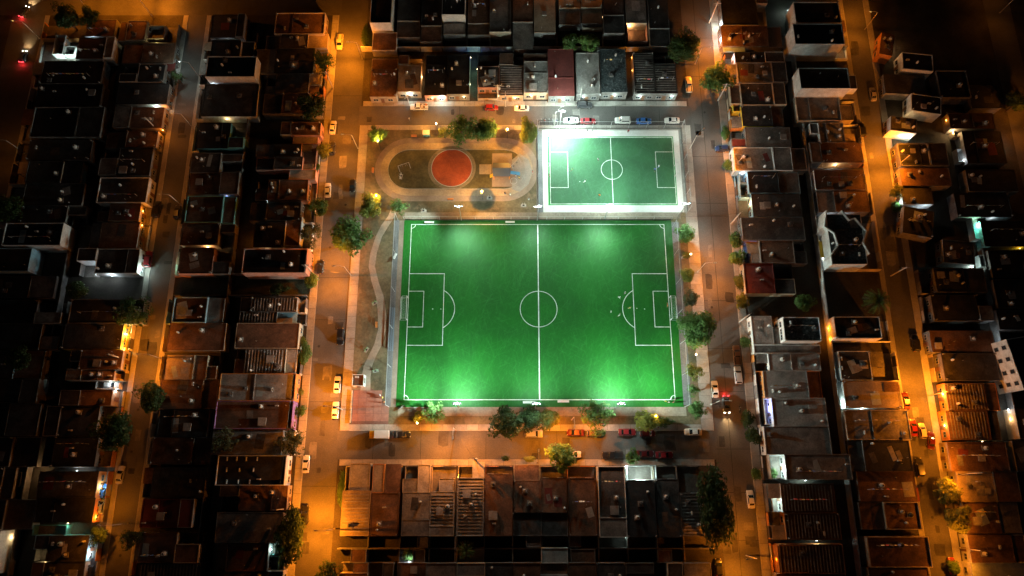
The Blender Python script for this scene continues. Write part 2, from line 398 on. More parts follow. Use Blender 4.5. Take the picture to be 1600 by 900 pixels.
def arc(par, name, cx, cy_, r, a0, a1, z, w=0.17, n=40):
    v = []; f = []
    for i in range(n+1):
        t = a0+(a1-a0)*i/n
        v += [(cx+(r-w/2)*math.cos(t), cy_+(r-w/2)*math.sin(t), z), (cx+(r+w/2)*math.cos(t), cy_+(r+w/2)*math.sin(t), z)]
    for i in range(n): f.append((2*i, 2*i+1, 2*i+3, 2*i+2))
    return MB().add(v, f).build(name, M_LINE, par)
z1, z2 = 0.136, 0.140
cxm, cym = (lx0+lx1)/2, (ly0+ly1)/2
line(big,'touchline',lx0,ly0,lx1,ly0,z1); line(big,'touchline',lx0,ly1,lx1,ly1,z1)
line(big,'goal_line',lx0,ly0+.09,lx0,ly1-.09,z1); line(big,'goal_line',lx1,ly0+.09,lx1,ly1-.09,z1)
line(big,'halfway_line',cxm,ly0+.09,cxm,ly1-.09,z1,0.26)
arc(big,'centre_circle',cxm,cym,5.0,0,2*math.pi,z2,n=72)
for sx, gx, d in ((1,lx0,1),(-1,lx1,-1)):
    for nm, dep, half in (('penalty_box',9.6,10.0),('goal_box',4.15,5.0)):
        x1_ = gx+d*dep
        mb = MB(); h = .085
        xa, xb = sorted((gx+d*.09, x1_+d*.085))
        for yy in (cym-half, cym+half): mb.add([(xa,yy-h,z2),(xb,yy-h,z2),(xb,yy+h,z2),(xa,yy+h,z2)], [(0,1,2,3)])
        mb.add([(x1_-h,cym-half+h,z2),(x1_+h,cym-half+h,z2),(x1_+h,cym+half-h,z2),(x1_-h,cym+half-h,z2)], [(0,1,2,3)])
        mb.build(nm, M_LINE, big)
    r = 5.95; xc = gx+d*6.7; a = math.acos((9.6-6.7)/r)
    arc(big,'penalty_arc',xc,cym,r,(-a if d>0 else math.pi-a),(a if d>0 else math.pi+a),z2+.002)
    MB().lathe([(0.001,0),(0.16,0.001)],10,(xc,cym,z2)).build('penalty_spot', M_LINE, big)
    for yy, s_ in ((ly0,1),(ly1,-1)):
        base = math.atan2(s_, d); arc(big,'corner_arc',gx,yy,1.15,base-math.pi/4,base+math.pi/4,z2+.003,n=10)
# small pitch on its white apron
ax0, ax1, ay0, ay1 = X(848,265), X(1064,265), Y(332), Y(204)
apron = sheet('apron_small_pitch', ax0, ay0, ax1, ay1, 0.13, M_WCONC)
tx0, tx1, ty0, ty1 = X(856,265), X(1055,265), Y(321), Y(213.5)
small = sheet('small_pitch', tx0, ty0, tx1, ty1, 0.15, M_TURF2)
M_TRIM = mat('bright_turf_edge', (0.02,0.26,0.06), noise=0.2, var=0)
for a, b, c, d in ((tx0,ty0,tx1,ty0+.45),(tx0,ty1-.45,tx1,ty1),(tx0,ty0+.45,tx0+.45,ty1-.45),(tx1-.45,ty0+.45,tx1,ty1-.45)):
    MB().add([(a,b,.154),(c,b,.154),(c,d,.154),(a,d,.154)],[(0,1,2,3)]).build('edge_band', M_TRIM, small)
sx0, sx1, sy0, sy1 = 10.95, 46.6, 76.55, 97.4
zs = 0.158
line(small,'touchline',sx0,sy0,sx1,sy0,zs); line(small,'touchline',sx0,sy1,sx1,sy1,zs)
line(small,'goal_line',sx0,sy0+.09,sx0,sy1-.09,zs); line(small,'goal_line',sx1,sy0+.09,sx1,sy1-.09,zs)
scx, scy = (sx0+sx1)/2-.1, (sy0+sy1)/2+.2
line(small,'halfway_line',scx,sy0+.09,scx,sy1-.09,zs); arc(small,'centre_circle',scx,scy,3.05,0,2*math.pi,zs+.003,n=48)
for gx, d in ((sx0,1),(sx1,-1)):
    x1_ = gx+d*5.1; h = .085; mb = MB(); xa, xb = sorted((gx+d*.09, x1_+d*h)); z = zs+.003
    for yy in (scy-5.6, scy+5.6): mb.add([(xa,yy-h,z),(xb,yy-h,z),(xb,yy+h,z),(xa,yy+h,z)], [(0,1,2,3)])
    mb.add([(x1_-h,scy-5.6+h,z),(x1_+h,scy-5.6+h,z),(x1_+h,scy+5.6-h,z),(x1_-h,scy+5.6-h,z)], [(0,1,2,3)])
    mb.build('penalty_box', M_LINE, small)
# paved strips round the pitches
sheet('walkway_between_pitches', bx0, by1+0.35, X(1064,340), ay0-.02, 0.115, M_DUSTY)
sheet('walkway_below_pitch', X(640,640)-3, Y(650), X(1072,640), by0-.02, 0.118, M_DUSTY)
sheet('walkway_right_of_pitch', bx1+.02, by0+.5, bx1+2.1, by1-.5, 0.112, M_STRIP)
sheet('walkway_left_of_small_pitch', X(838,265), ay0, ax0-.02, ay1, 0.112, M_STRIP)
sheet('walkway_above_small_pitch', ax0, ay1+.02, X(1078,200), PY1, 0.112, M_WALK)
sheet('walkway_right_of_small_pitch', ax1+.02, ay0, PX1, ay1, 0.112, M_WALK)
sheet('drain_strip', bx0-2.9, by0, bx0-1.35, by1, 0.112, M_STRIP)
sheet('worn_strip', bx0-1.34, by0, bx0-.02, by1, 0.115, M_SOILPATH)
# ---- oval track, lawn, red pad
def poly_sheet(name, pts, z, m, kind='structure', parent=None):
    o = MB().add([(p[0],p[1],z) for p in pts], [tuple(range(len(pts)))]).build(name, m, parent)
    if not parent: o['kind'] = kind
    return o
def stadium(x0, y0, x1, y1, n=20):
    r = (y1-y0)/2; cy_ = (y0+y1)/2; pts = []
    for i in range(n+1): t = -math.pi/2+math.pi*i/n; pts.append((x1-r+r*math.cos(t), cy_+r*math.sin(t)))
    for i in range(n+1): t = math.pi/2+math.pi*i/n; pts.append((x0+r+r*math.cos(t), cy_+r*math.sin(t)))
    return pts
ox0, ox1, oy0, oy1 = X(595,264), X(832,264), Y(306), Y(224)
def grow(d, z, m, name): return poly_sheet(name, stadium(ox0+d, oy0+d, ox1-d, oy1-d), z, m)
grow(-1.7, 0.106, M_SOILPATH, 'path_round_track')
grow(0, 0.112, M_TRACK, 'oval_track')
grow(2.1, 0.120, M_LAWN, 'oval_lawn')
kt = MB(); pts = stadium(ox0+2.1, oy0+2.1, ox1-2.1, oy1-2.1)
for i in range(len(pts)):
    a, b = pts[i], pts[(i+1) % len(pts)]
    if (Vector(a)-Vector(b)).length > .01: kt.tube((*a,.13),(*b,.13),.08,n=4)
tag(kt.build('lawn_kerb', M_KERB), kind='structure')
rc = G(706, 262.5)
M_PADRING = mat('pad_ring_soil', (0.17,0.135,0.085), noise=0.3, scale=0.3, var=0)
poly_sheet('pad_surround', [(rc.x+6.9*math.cos(t), rc.y+6.9*math.sin(t)) for t in np.linspace(0,2*math.pi,48,endpoint=False)], 0.126, M_PADRING)
poly_sheet('red_pad', [(rc.x+5.75*math.cos(t), rc.y+5.75*math.sin(t)) for t in np.linspace(0,2*math.pi,48,endpoint=False)], 0.134, M_REDPAD)
tag(MB().ring(rc.x, rc.y, 5.75, 5.95, .10, .17).build('pad_kerb', M_KERB), kind='structure')
sheet('cream_pad', X(749,265), Y(272.5), X(768,265), Y(257), 0.13, M_TRACK)
sheet('play_area_floor', X(769,262), Y(292), X(800,262), Y(240), 0.126, M_SOILPATH)
fan = G(812, 268)
poly_sheet('paved_fan', [tuple(G(*p)[:2]) for p in ((800,250),(812,240),(826,250),(832,268),(826,288),(812,300),(800,296))], 0.13, M_WALK)
# ---- winding path, red plaza
pp = [(617,325,5),(612,338,5.5),(602,352,6),(592,370,5),(584,395,5),(581,416,5),(586,440,5.5),(594,465,6),(597,490,6.5),(597,515,6),(591,538,6),(582,556,6),(575,572,6.5),(572,590,7),(571,612,8)]
L_, R_ = [], []
for i, (px, py, w) in enumerate(pp):
    L_.append(tuple(G(px-w, py)[:2])); R_.append(tuple(G(px+w, py)[:2]))
mb = MB(); n = len(pp); mb.add([(p[0],p[1],.112) for p in L_]+[(p[0],p[1],.112) for p in R_], [(i,i+1,n+i+1,n+i) for i in range(n-1)][::1])
tag(mb.build('winding_path', mat('pale_path',(0.34,0.275,0.215),noise=0.25,scale=0.25,var=0,spots=0.4,spotcol=(0.24,0.19,0.14))), kind='structure')
pl = poly_sheet('plaza_bed', [tuple(G(*p)[:2]) for p in ((549,664),(607,664),(607,640),(602,630),(590,614),(580,606),(551,610))][::1], 0.105, mat('plaza_mortar',(0.17,0.09,0.07),noise=0.3,var=0))
# plaza paving squares
plroot = empty('red_plaza', G(578,640)); plroot['kind'] = 'structure'
poly = [G(*p) for p in ((549,664),(607,664),(607,640),(602,630),(590,614),(580,606),(551,610))]
def inside(x, y):
    c = False; n = len(poly)
    for i in range(n):
        a, b = poly[i], poly[(i+1) % n]
        if (a.y > y) != (b.y > y) and x < (b.x-a.x)*(y-a.y)/(b.y-a.y)+a.x: c = not c
    return c
tile = MB().box(-.97,-.97,0,.97,.97,.04).mesh('paving_square', M_PLAZA)
c0 = G(578,640)
for i in range(-8,9):
    for j in range(-8,9):
        x, y = c0.x+i*2, c0.y+j*2
        if inside(x,y): inst('paving_square', tile, plroot, (i*2,j*2,.11))
# vacant overgrown lots
sheet('vacant_lot_left', X(285,447), Y(463), X(485,447), Y(430), 0.012, mat('weedy_lot',(0.06,0.06,0.035),noise=0.6,var=0,bump=0.4,spots=0.6,spotcol=(0.03,0.045,0.015)))
# ================================================================ houses
ORD = 'first second third fourth fifth sixth seventh eighth ninth tenth eleventh twelfth thirteenth fourteenth fifteenth sixteenth seventeenth eighteenth nineteenth twentieth twenty-first twenty-second twenty-third twenty-fourth twenty-fifth twenty-sixth twenty-seventh'.split()
# shared small meshes
ME_TANK = MB().lathe([(.50,0),(.56,.06),(.56,.95),(.50,1.06),(.30,1.18),(.20,1.20)],14).mesh('water_tank', M_TANKW)
ME_TANKB = ME_TANK.copy(); ME_TANKB.materials[0] = M_BLACKPL
ME_LID = MB().lathe([(.22,0),(.22,.06),(.05,.09)],12).mesh('lid', M_BLACKPL)
ME_BASE = MB().box(-.65,-.65,0,.65,.65,.25).mesh('tank_base', WALL['grey'])
ME_AC = MB().box(-.45,-.17,0,.45,.17,.62).mesh('air_conditioner', M_TANKW)
ME_FAN = MB().lathe([(.26,0),(.26,.02),(.06,.03)],12).mesh('fan_grille', M_BLACKPL)
ME_GAS = MB().lathe([(.17,0),(.30,.05),(.30,.85),(.24,1.0),(.12,1.08),(.10,1.2)],10).mesh('gas_cylinder', plain('gas_grey',(.5,.52,.52),.4))
ME_HATCH = MB().box(-.9,-.9,0,.9,.9,.5).box(-1.0,-1.0,.5,1.0,1.0,.58,1).mesh('roof_hatch', [WALL['grey'], ROOF['pale']])
ME_DOOR = MB().box(-.48,-.05,0,.48,.05,2.1).mesh('door', M_WOOD)
ME_KNOB = MB().box(-.03,-.05,-.03,.03,.05,.03).mesh('handle', M_STEEL)
ME_WIN = MB().box(-.75,-.06,0,-.67,.06,1.2).box(.67,-.06,0,.75,.06,1.2).box(-.67,-.06,0,.67,.06,.08).box(-.67,-.06,1.12,.67,.06,1.2).box(-.03,-.05,.08,.03,.05,1.12).mesh('window', M_FRAME)
ME_PANE = MB().box(-.67,-.02,.08,.67,.02,1.12).mesh('pane', M_GLASS)
ME_POST = MB().box(-.1,-.1,0,.1,.1,1).mesh('post', WALL['grey'])
ME_SKY = MB().add([(-.35,-.9,0),(.35,-.9,0),(.35,.9,0),(-.35,.9,0),(-.2,-.75,.28),(.2,-.75,.28),(.2,.75,.28),(-.2,.75,.28)],[(4,5,6,7),(0,1,5,4),(1,2,6,5),(2,3,7,6),(3,0,4,7)]).mesh('skylight', plain('milky_skylight',(.6,.64,.64),.3))
ME_PIPE = MB().tube((0,0,0),(0,0,.7),.05).mesh('vent_pipe', M_TANKW)
ME_STUB = MB().box(-.12,-.12,0,.12,.12,.75).tube((-.07,-.07,.75),(-.07,-.07,1.3),.012,n=4).tube((.07,.07,.75),(.07,.07,1.25),.012,n=4).mesh('column_stub', WALL['grey'])
LAUNDRY = [plain('laundry_'+n_, c_, .9) for n_, c_ in (('white',(.6,.6,.58)),('blue',(.08,.15,.4)),('red',(.4,.06,.06)),('grey',(.2,.2,.22)),('ochre',(.4,.28,.1)))]
M_GATE = plain('gate_metal',(.10,.09,.085),.5); M_GATEW = plain('gate_white',(.5,.5,.48),.5)

HOUSES = []
# property line of each row: axis, value, side the street lies on
ROWS = {
 'L1E': ('x', C_L-2.1, 'E', 'facing the street left of the park', 'top'),
 'L1W': ('x', B_R+1.5, 'W', "on the second left street's right side", 'top'),
 'L0E': ('x', B_L-1.5, 'E', "on the second left street's left side", 'top'),
 'L0W': ('x', A_R+1.5, 'W', 'along the leftmost street', 'top'),
 'T1':  ('y', T_N+1.7, 'S', 'facing the street above the park', 'left'),
 'T2':  ('y', 999, 'N', 'along the middle of the top edge', 'left'),
 'S1':  ('y', S_S-1.6, 'N', 'facing the street below the park', 'left'),
 'S2':  ('y', -999, 'S', 'along the middle of the bottom edge', 'left'),
 'R1W': ('x', D_R+2.3, 'W', 'facing the street right of the park', 'top'),
 'R1E': ('x', E_L-1.5, 'E', "on the second right street's left side", 'top'),
 'R2':  ('x', E_R+1.9, 'W', "on the second right street's right side", 'top'),
 'R3':  ('x', 999, 'E', 'along the far right edge', 'top'),
}
COUNT = {k: 0 for k in ROWS}
def hollow(mb, a, b, c, d, z0, z1, t, m=0):
    """four walls standing on the rectangle a,b..c,d"""
    mb.box(a, b, z0, c, b+t, z1, m); mb.box(a, d-t, z0, c, d, z1, m)
    mb.box(a, b+t, z0, a+t, d-t, z1, m); mb.box(c-t, b+t, z0, c, d-t, z1, m)
def house(row, x0, y0, x1, y1, h=3.3, roof='conc', wall='cream', **o):
    h = h + rnd.uniform(-.12, .25)
    axis, pl, front, rdesc, end = ROWS[row]
    ym = (y0+y1)/2
    ax, bx = X(x0, ym, h), X(x1, ym, h); ay, by = Y(y1, h), Y(y0, h)
    if not o.get('rot') and h < 5: ax -= .12; bx += .12; ay -= .22; by += .22     # neighbours nearly touch
    back = None
    if not o.get('rot') and h < 5 and not o.get('sky') and row not in ('R3',) and rnd.random() < .62:
        f_ = rnd.uniform(.2,.42); kind = rnd.choice(('full','full','half')); rest = (ax,ay,bx,by)
        if front == 'E': m0 = ax+(bx-ax)*f_; back = (ax,ay,m0-.03,by); ax = m0
        if front == 'W': m0 = bx-(bx-ax)*f_; back = (m0+.03,ay,bx,by); bx = m0
        if front == 'N': m0 = ay+(by-ay)*f_; back = (ax,ay,bx,m0-.03); ay = m0
        if front == 'S': m0 = by-(by-ay)*f_; back = (ax,m0+.03,bx,by); by = m0
    cx, cy_ = (ax+bx)/2, (ay+by)/2; W, D = bx-ax, by-ay
    root = empty('house', (cx, cy_, 0), R(o.get('rot', 0)))
    hw, hd = W/2, D/2
    par = o.get('par', rnd.choice((.06,.08,.12,.22)))
    t = .16
    wm = WALL[wall]
    mb = MB(); hollow(mb, -hw, -hd, hw, hd, 0, h-.02, t)
    mb.build('wall', wm, root)
    mb = MB(); hollow(mb, -hw-.01, -hd-.01, hw+.01, hd+.01, h-.02, h+par, t+.01)
    mb.build('parapet', wm if ('par' in o or rnd.random() < .12) else ROOF[roof], root)
    if back:                                  # rear rooms with a roof of their own, or a rear room beside an open yard
        a, b, c, d = back[0]-cx, back[1]-cy_, back[2]-cx, back[3]-cy_; hb = h+rnd.choice((-.7,-.45,-.3,.3,.5))
        yard = None
        if kind == 'half':
            if front in 'EW':
                q = b+(d-b)*rnd.uniform(.4,.65); yard = (a,q,c,d) if rnd.random() < .5 else (a,b,c,q)
                b, d = (b,q) if yard[1] == q else (q,d)
            else:
                q = a+(c-a)*rnd.uniform(.4,.65); yard = (q,b,c,d) if rnd.random() < .5 else (a,b,q,d)
                a, c = (a,q) if yard[0] == q else (q,c)
        br = rnd.choice((roof,roof,'conc','dark','brown'))
        mb = MB(); hollow(mb, a, b, c, d, 0, hb+.08, .15); mb.build('rear_wall', WALL[rnd.choice(('grey','dark',wall))], root)
        MB().box(a+.15, b+.15, hb-.2, c-.15, d-.15, hb).build('rear_roof', ROOF[br], root)
        if yard:
            ya, yb, yc, yd = yard
            MB().box(ya+.02, yb+.02, 0, yc-.02, yd-.02, .06).build('rear_yard', M_YARD, root)
            e = {'E':(ya,yb,ya+.14,yd),'W':(yc-.14,yb,yc,yd),'N':(ya,yb,yc,yb+.14),'S':(ya,yd-.14,yc,yd)}[front]
            MB().box(e[0],e[1],.07,e[2],e[3],2.1).build('rear_yard_wall', WALL['grey'], root)
    MB().box(-hw+t, -hd+t, h-.25, hw-t, hd-t, h).build('roof', ROOF[roof], root)
    rib = o.get('rib')
    if rib:
        rm = ROOF[{'conc':'pale','brown':'conc','dark':'conc','pale':'beige'}.get(roof,'pale')]
        L_, S_ = (W, D) if rib == 'x' else (D, W)       # ribs are laid across x or y
        # rib direction: 'x' = ribs run along x
        n = int((D-.6)/.78) if rib == 'x' else int((W-.6)/.78)
        half = (hw if rib == 'x' else hd)-.35
        me = (MB().box(-half,-.11,0,half,.11,.13) if rib == 'x' else MB().box(-.11,-half,0,.11,half,.13)).mesh('roof_rib', rm)
        for i in range(n):
            q = -((n-1)/2)*.78+i*.78
            inst('roof_rib', me, root, (0,q,h) if rib == 'x' else (q,0,h))
    # roof clutter
    used = []
    def spot(r, tries=12):
        for _ in range(tries):
            p = (rnd.uniform(-hw+r+.3, hw-r-.3) if hw > r+.4 else 0, rnd.uniform(-hd+r+.3, hd-r-.3) if hd > r+.4 else 0)
            if all((p[0]-u[0])**2+(p[1]-u[1])**2 > (r+u[2])**2 for u in used): used.append((*p, r)); return p
        return None
    zr = h + (.13 if rib else 0)
    for k in range(o.get('tank', rnd.choice((0,1,1,1,1,2)))):
        p = spot(.9)
        if p:
            inst('tank_base', ME_BASE, root, (p[0],p[1],h))
            s_ = rnd.uniform(.65,.95)
            tk = inst('water_tank', ME_TANKB if rnd.random() < o.get('btank', .4) else ME_TANK, root, (p[0],p[1],h+.25), 0, s_)
            inst('lid', ME_LID, tk, (0,0,1.2))
    if rnd.random() < .45:
        p = spot(.6)
        if p:
            ac = inst('air_conditioner', ME_AC, root, (p[0],p[1],zr), rnd.choice((0,R(90),.1)))
            inst('fan_grille', ME_FAN, ac, (0,-.17,.32), rot=(R(90),0,0))
    if rnd.random() < .45:
        p = spot(.4)
        if p: inst('gas_cylinder', ME_GAS, root, (p[0],p[1],zr))
    if rnd.random() < .3 and min(hw,hd) > 2.5:
        p = spot(1.2)
        if p: inst('roof_hatch', ME_HATCH, root, (p[0],p[1],h), 0, rnd.uniform(.7,1.1))
    for k in range(rnd.choice((0,1,2))):
        p = spot(.2)
        if p: inst('vent_pipe', ME_PIPE, root, (p[0],p[1],zr))
    if rnd.random() < .16 and not rib:      # low dividing parapet on the roof
        if W > D: q = rnd.uniform(-.5,.5)*hw; MB().box(q-.08,-hd+t,h,q+.08,hd-t,h+.22).build('roof_divider', ROOF[roof], root)
        else: q = rnd.uniform(-.5,.5)*hd; MB().box(-hw+t,q-.08,h,hw-t,q+.08,h+.22).build('roof_divider', ROOF[roof], root)
    if not rib and rnd.random() < .45 and min(hw,hd) > 2.2:      # loose sheets and patched areas
        for k in range(rnd.choice((1,1,2,3))):
            a_, b_ = rnd.uniform(.5,1.4), rnd.uniform(.7,1.9); p = (rnd.uniform(-hw+1.6,hw-1.6) if hw > 1.7 else 0, rnd.uniform(-hd+2,hd-2) if hd > 2.1 else 0)
            if abs(p[0])+a_ < hw-.3 and abs(p[1])+b_ < hd-.3:
                MB().box(-a_,-b_,0,a_,b_,.018+.006*k).build('roof_sheet', ROOF[rnd.choice(('pale','dark','brown','conc','metal','red'))], root, (p[0],p[1],h+.004)).rotation_euler = (0,0,rnd.choice((0,.06,-.1,.3)))
    if rnd.random() < .22 and min(hw,hd) > 2.4:                  # washing line
        y_ = rnd.uniform(-hd*.5,hd*.5); x0_ = -hw*.7; x1_ = hw*.6
        for x_ in (x0_,x1_): MB().box(x_-.04,y_-.04,zr,x_+.04,y_+.04,zr+1.7).build('line_post', M_STEEL, root)
        MB().tube((x0_,y_,zr+1.6),(x1_,y_,zr+1.55),.012,n=4).build('washing_line', M_TANKW, root)
        x_ = x0_+.5
        while x_ < x1_-.8:
            w_ = rnd.uniform(.4,.9); d_ = rnd.uniform(.5,.9); t_ = rnd.uniform(.1,.35)
            MB().add([(x_,y_,zr+1.57),(x_+w_,y_,zr+1.57),(x_+w_,y_+t_,zr+1.57-d_),(x_,y_+t_*.8,zr+1.57-d_)],[(0,1,2,3)]).build('laundry', rnd.choice(LAUNDRY), root); x_ += w_+rnd.uniform(.1,.9)
    if rnd.random() < .3:                                        # stubs left for another storey
        for sx_, sy_ in ((-1,-1),(1,-1),(1,1),(-1,1)):
            if rnd.random() < .75: inst('column_stub', ME_STUB, root, (sx_*(hw-.3),sy_*(hd-.3),h))
    for s_ in o.get('sky', ()):             # skylights at photo points
        g = G(s_[0], s_[1], h); inst('skylight', ME_SKY, root, (g.x-cx, g.y-cy_, h+.005), R(s_[2]) if len(s_) > 2 else 0, .55)
    # front: door and windows on the street side
    fr = {'E':(hw,0,90,hd),'W':(-hw,0,-90,hd),'S':(0,-hd,0,hw),'N':(0,hd,180,hw)}[front]
    def on_front(u, z, me, name, child=None, off=.05):
        e = {'E':(hw+off,u,z),'W':(-hw-off,u,z),'S':(u,-hd-off,z),'N':(u,hd+off,z)}[front]
        w_ = inst(name, me, root, e, R(fr[2]))
        if child: inst(child[0], child[1], w_, child[2])
    for st in range(int(h//2.9)):
        if st == 0: on_front(-fr[3]*.1, .05, ME_DOOR, 'door', ('handle', ME_KNOB, (.36,-.06,1.0)))
        else: on_front(-fr[3]*.1, st*2.95+1.0, ME_WIN, 'window', ('pane', ME_PANE, (0,0,0)))
        for u in (-.6, .5):
            if fr[3] > 2.2: on_front(fr[3]*u, st*2.95+1.0, ME_WIN, 'window', ('pane', ME_PANE, (0,0,0)))
    # front yard paving, low wall and gate
    e_ = {'E':cx+hw,'W':cx-hw,'S':cy_-hd,'N':cy_+hd}[front]
    gap = (pl-e_)*(1 if front in 'EN' else -1)
    fh = o.get('fw', rnd.choice((.9,1.3,1.9,2.3)))
    fwm = WALL[o.get('fwall', wall if rnd.random() < .6 else rnd.choice(('white','cream','grey','orange')))]
    if 1.2 < gap < 22 and not o.get('rot') and o.get('yard', True):
        gp = gap-.05
        def fbox(mb, u0, d0, z0, u1, d1, z1):   # u along the front, d outwards from the house front
            if front == 'E': mb.box(hw+d0,u0,z0,hw+d1,u1,z1)
            if front == 'W': mb.box(-hw-d1,u0,z0,-hw-d0,u1,z1)
            if front == 'N': mb.box(u0,hd+d0,z0,u1,hd+d1,z1)
            if front == 'S': mb.box(u0,-hd-d1,z0,u1,-hd-d0,z1)
        w_ = fr[3]
        m_ = MB(); fbox(m_, -w_, .01, 0, w_, gp, .08); m_.build('yard_paving', M_YARD, root)
        gt = rnd.choice((-.45,.4))*w_
        def fpart(name, *a):
            m_ = MB(); fbox(m_, *a); m_.build(name, fwm, root)
        if gt-1.4 > -w_: fpart('front_wall', -w_, gp-.16, .08, gt-1.4, gp, fh)
        if gt+1.4 < w_: fpart('front_wall', gt+1.4, gp-.16, .08, w_, gp, fh)
        if gap > 2: fpart('side_wall', -w_, .02, .08, -w_+.14, gp-.17, max(fh,1.4))
        m_ = MB(); fbox(m_, max(gt-1.38,-w_), gp-.10, .15, min(gt+1.38,w_), gp-.05, max(1.1,fh-.1)); m_.build('gate', rnd.choice((M_GATE,M_GATEW)), root)
        if o.get('carport', rnd.random() < .45) and gap > 2.6:
            d1 = min(gp-.2, rnd.uniform(2.6,5.2)); u0, u1 = (-w_+.02, 0.05*w_) if rnd.random() < .5 else (-.05*w_, w_-.02)
            m_ = MB(); fbox(m_, u0, .02, 2.55, u1, d1, 2.72); m_.build('carport_roof', ROOF[rnd.choice(('pale','conc','beige','brown'))], root)
            for u in (u0+.15, u1-.15):
                e = {'E':(hw+d1-.15,u,.08),'W':(-hw-d1+.15,u,.08),'S':(u,-hd-d1+.15,.08),'N':(u,hd+d1-.15,.08)}[front]
                inst('post', ME_POST, root, e, 0, (1,1,2.47))
    # lower annexes given by the photograph: (x0,y0,x1,y1,z,roof,kind)
    for s_ in o.get('slab', ()):
        z = s_[4]; a, c = X(s_[0],(s_[1]+s_[3])/2,z)-cx, X(s_[2],(s_[1]+s_[3])/2,z)-cx; b, d = Y(s_[3],z)-cy_, Y(s_[1],z)-cy_
        kind = s_[6] if len(s_) > 6 else 'annexe'
        if kind == 'annexe':
            m_ = MB(); hollow(m_, a, b, c, d, 0, z+.12, .14); m_.build('annexe_wall', WALL[s_[7]] if len(s_) > 7 else wm, root)
            MB().box(a+.14, b+.14, z-.18, c-.14, d-.14, z).build('annexe_roof', ROOF[s_[5]], root)
        else:
            MB().box(a, b, z-.16, c, d, z).build('canopy', ROOF[s_[5]] if s_[5] in ROOF else WALL[s_[5]], root)
            for p in ((a+.15,b+.15),(c-.15,b+.15),(a+.15,d-.15),(c-.15,d-.15)): inst('post', ME_POST, root, (p[0],p[1],0), 0, (1,1,z-.16))
    # walled patios: (x0,y0,x1,y1,wall height,wall,floor)
    for s_ in o.get('patio', ()):
        a, c = X(s_[0],(s_[1]+s_[3])/2)-cx, X(s_[2],(s_[1]+s_[3])/2)-cx; b, d = Y(s_[3])-cy_, Y(s_[1])-cy_
        m_ = MB(); hollow(m_, a, b, c, d, 0, s_[4], .14); m_.build('patio_wall', WALL[s_[5]], root)
        MB().box(a+.14, b+.14, .02, c-.14, d-.14, .07).build('patio_floor', (WALL|ROOF)[s_[6]], root)
    COUNT[row] += 1
    HOUSES.append(dict(o=root, row=row, n=COUNT[row], cx=cx, cy=cy_, hw=hw, hd=hd, h=h, x0=ax, x1=bx, y0=ay, y1=by))
    size = 'tall ' if h > 5 else ''
    rw = ROOFWORD[roof] + (' ribbed' if rib else '')
    off = OFF.get(row, 0)
    tag(root, f"{size}{rw} roofed house, {ORD[COUNT[row]-1+off]} from the {end}, {rdesc}", 'house', 'houses of the neighbourhood')
    return root
OFF = {}
def row(r, items):
    for it in items:
        *a, kw = it if isinstance(it[-1], dict) else (*it, {})
        house(r, *a, **kw)

row('L1E', [
 (431,22,507,53,3.4,'brown','cream',dict(par=.4)),
 (415,55,480,75,3.2,'dark','cream',dict(slab=[(480,53,512,75,2.8,'beige')])),
 (400,77,490,114,3.3,'black','grey'),
 (415,117,482,145,3.3,'dark','grey',dict(slab=[(483,114,502,133,2.9,'beige')],fwall='orange')),  # orange front wall paints the lamplight on this facade
 (412,147,482,176,3.3,'brown','grey'),
 (440,192,500,210,3.6,'brown','pink',dict(slab=[(458,211,497,225,2.8,'beige')])),
 (400,226,470,244,3.3,'black','pink'),
 (400,246,472,263,3.3,'dark','pink',dict(slab=[(473,232,494,263,2.2,'brown','annexe','pink')])),
 (400,282,480,311,3.3,'brown','pink',dict(slab=[(452,265,493,281,2.9,'pale')],fwall='pink')),
 (391,317,469,343,3.4,'dark','grey'),
 (398,349,444,386,3.6,'black','white',dict(slab=[(445,338,470,384,3.0,'brown')])),
 (380,389,480,427,5.6,'black','pink',dict(par=.5)),
 (375,465,463,486,3.2,'dark','grey',dict(rib='y')),
 (375,488,432,504,3.2,'dark','grey',dict(rib='y',slab=[(433,487,464,504,2.7,'blue','canopy')])),
 (369,506,466,543,3.4,'brown','cream',dict(fwall='orange')),
 (367,546,445,583,3.3,'conc','cream',dict(rib='y',slab=[(446,546,463,583,2.6,'beige')])),
 (344,585,461,625,3.6,'pale','orange',dict(par=.3,tank=2)),
 (338,628,457,669,3.6,'brown','purple',dict(par=.5)),
 (332,673,440,709,3.3,'conc','grey',dict(tank=1)),
 (340,713,446,757,4.2,'black','white',dict(par=.4,sky=[(355,717),(370,717),(385,717),(402,717),(354,734),(374,734),(396,734),(354,753),(372,753),(390,753)],tank=0)),
 (344,760,448,797,3.4,'brown','cream'),
 (338,802,440,847,3.4,'conc','grey'),
 (338,851,418,891,3.4,'brown','grey',dict(patio=[(400,848,436,866,2.4,'teal','pale'),(422,868,440,895,2.4,'teal','pale')])),  # teal patio walls paint the teal light of the terrace
 (338,894,440,934,3.4,'dark','white'),
])
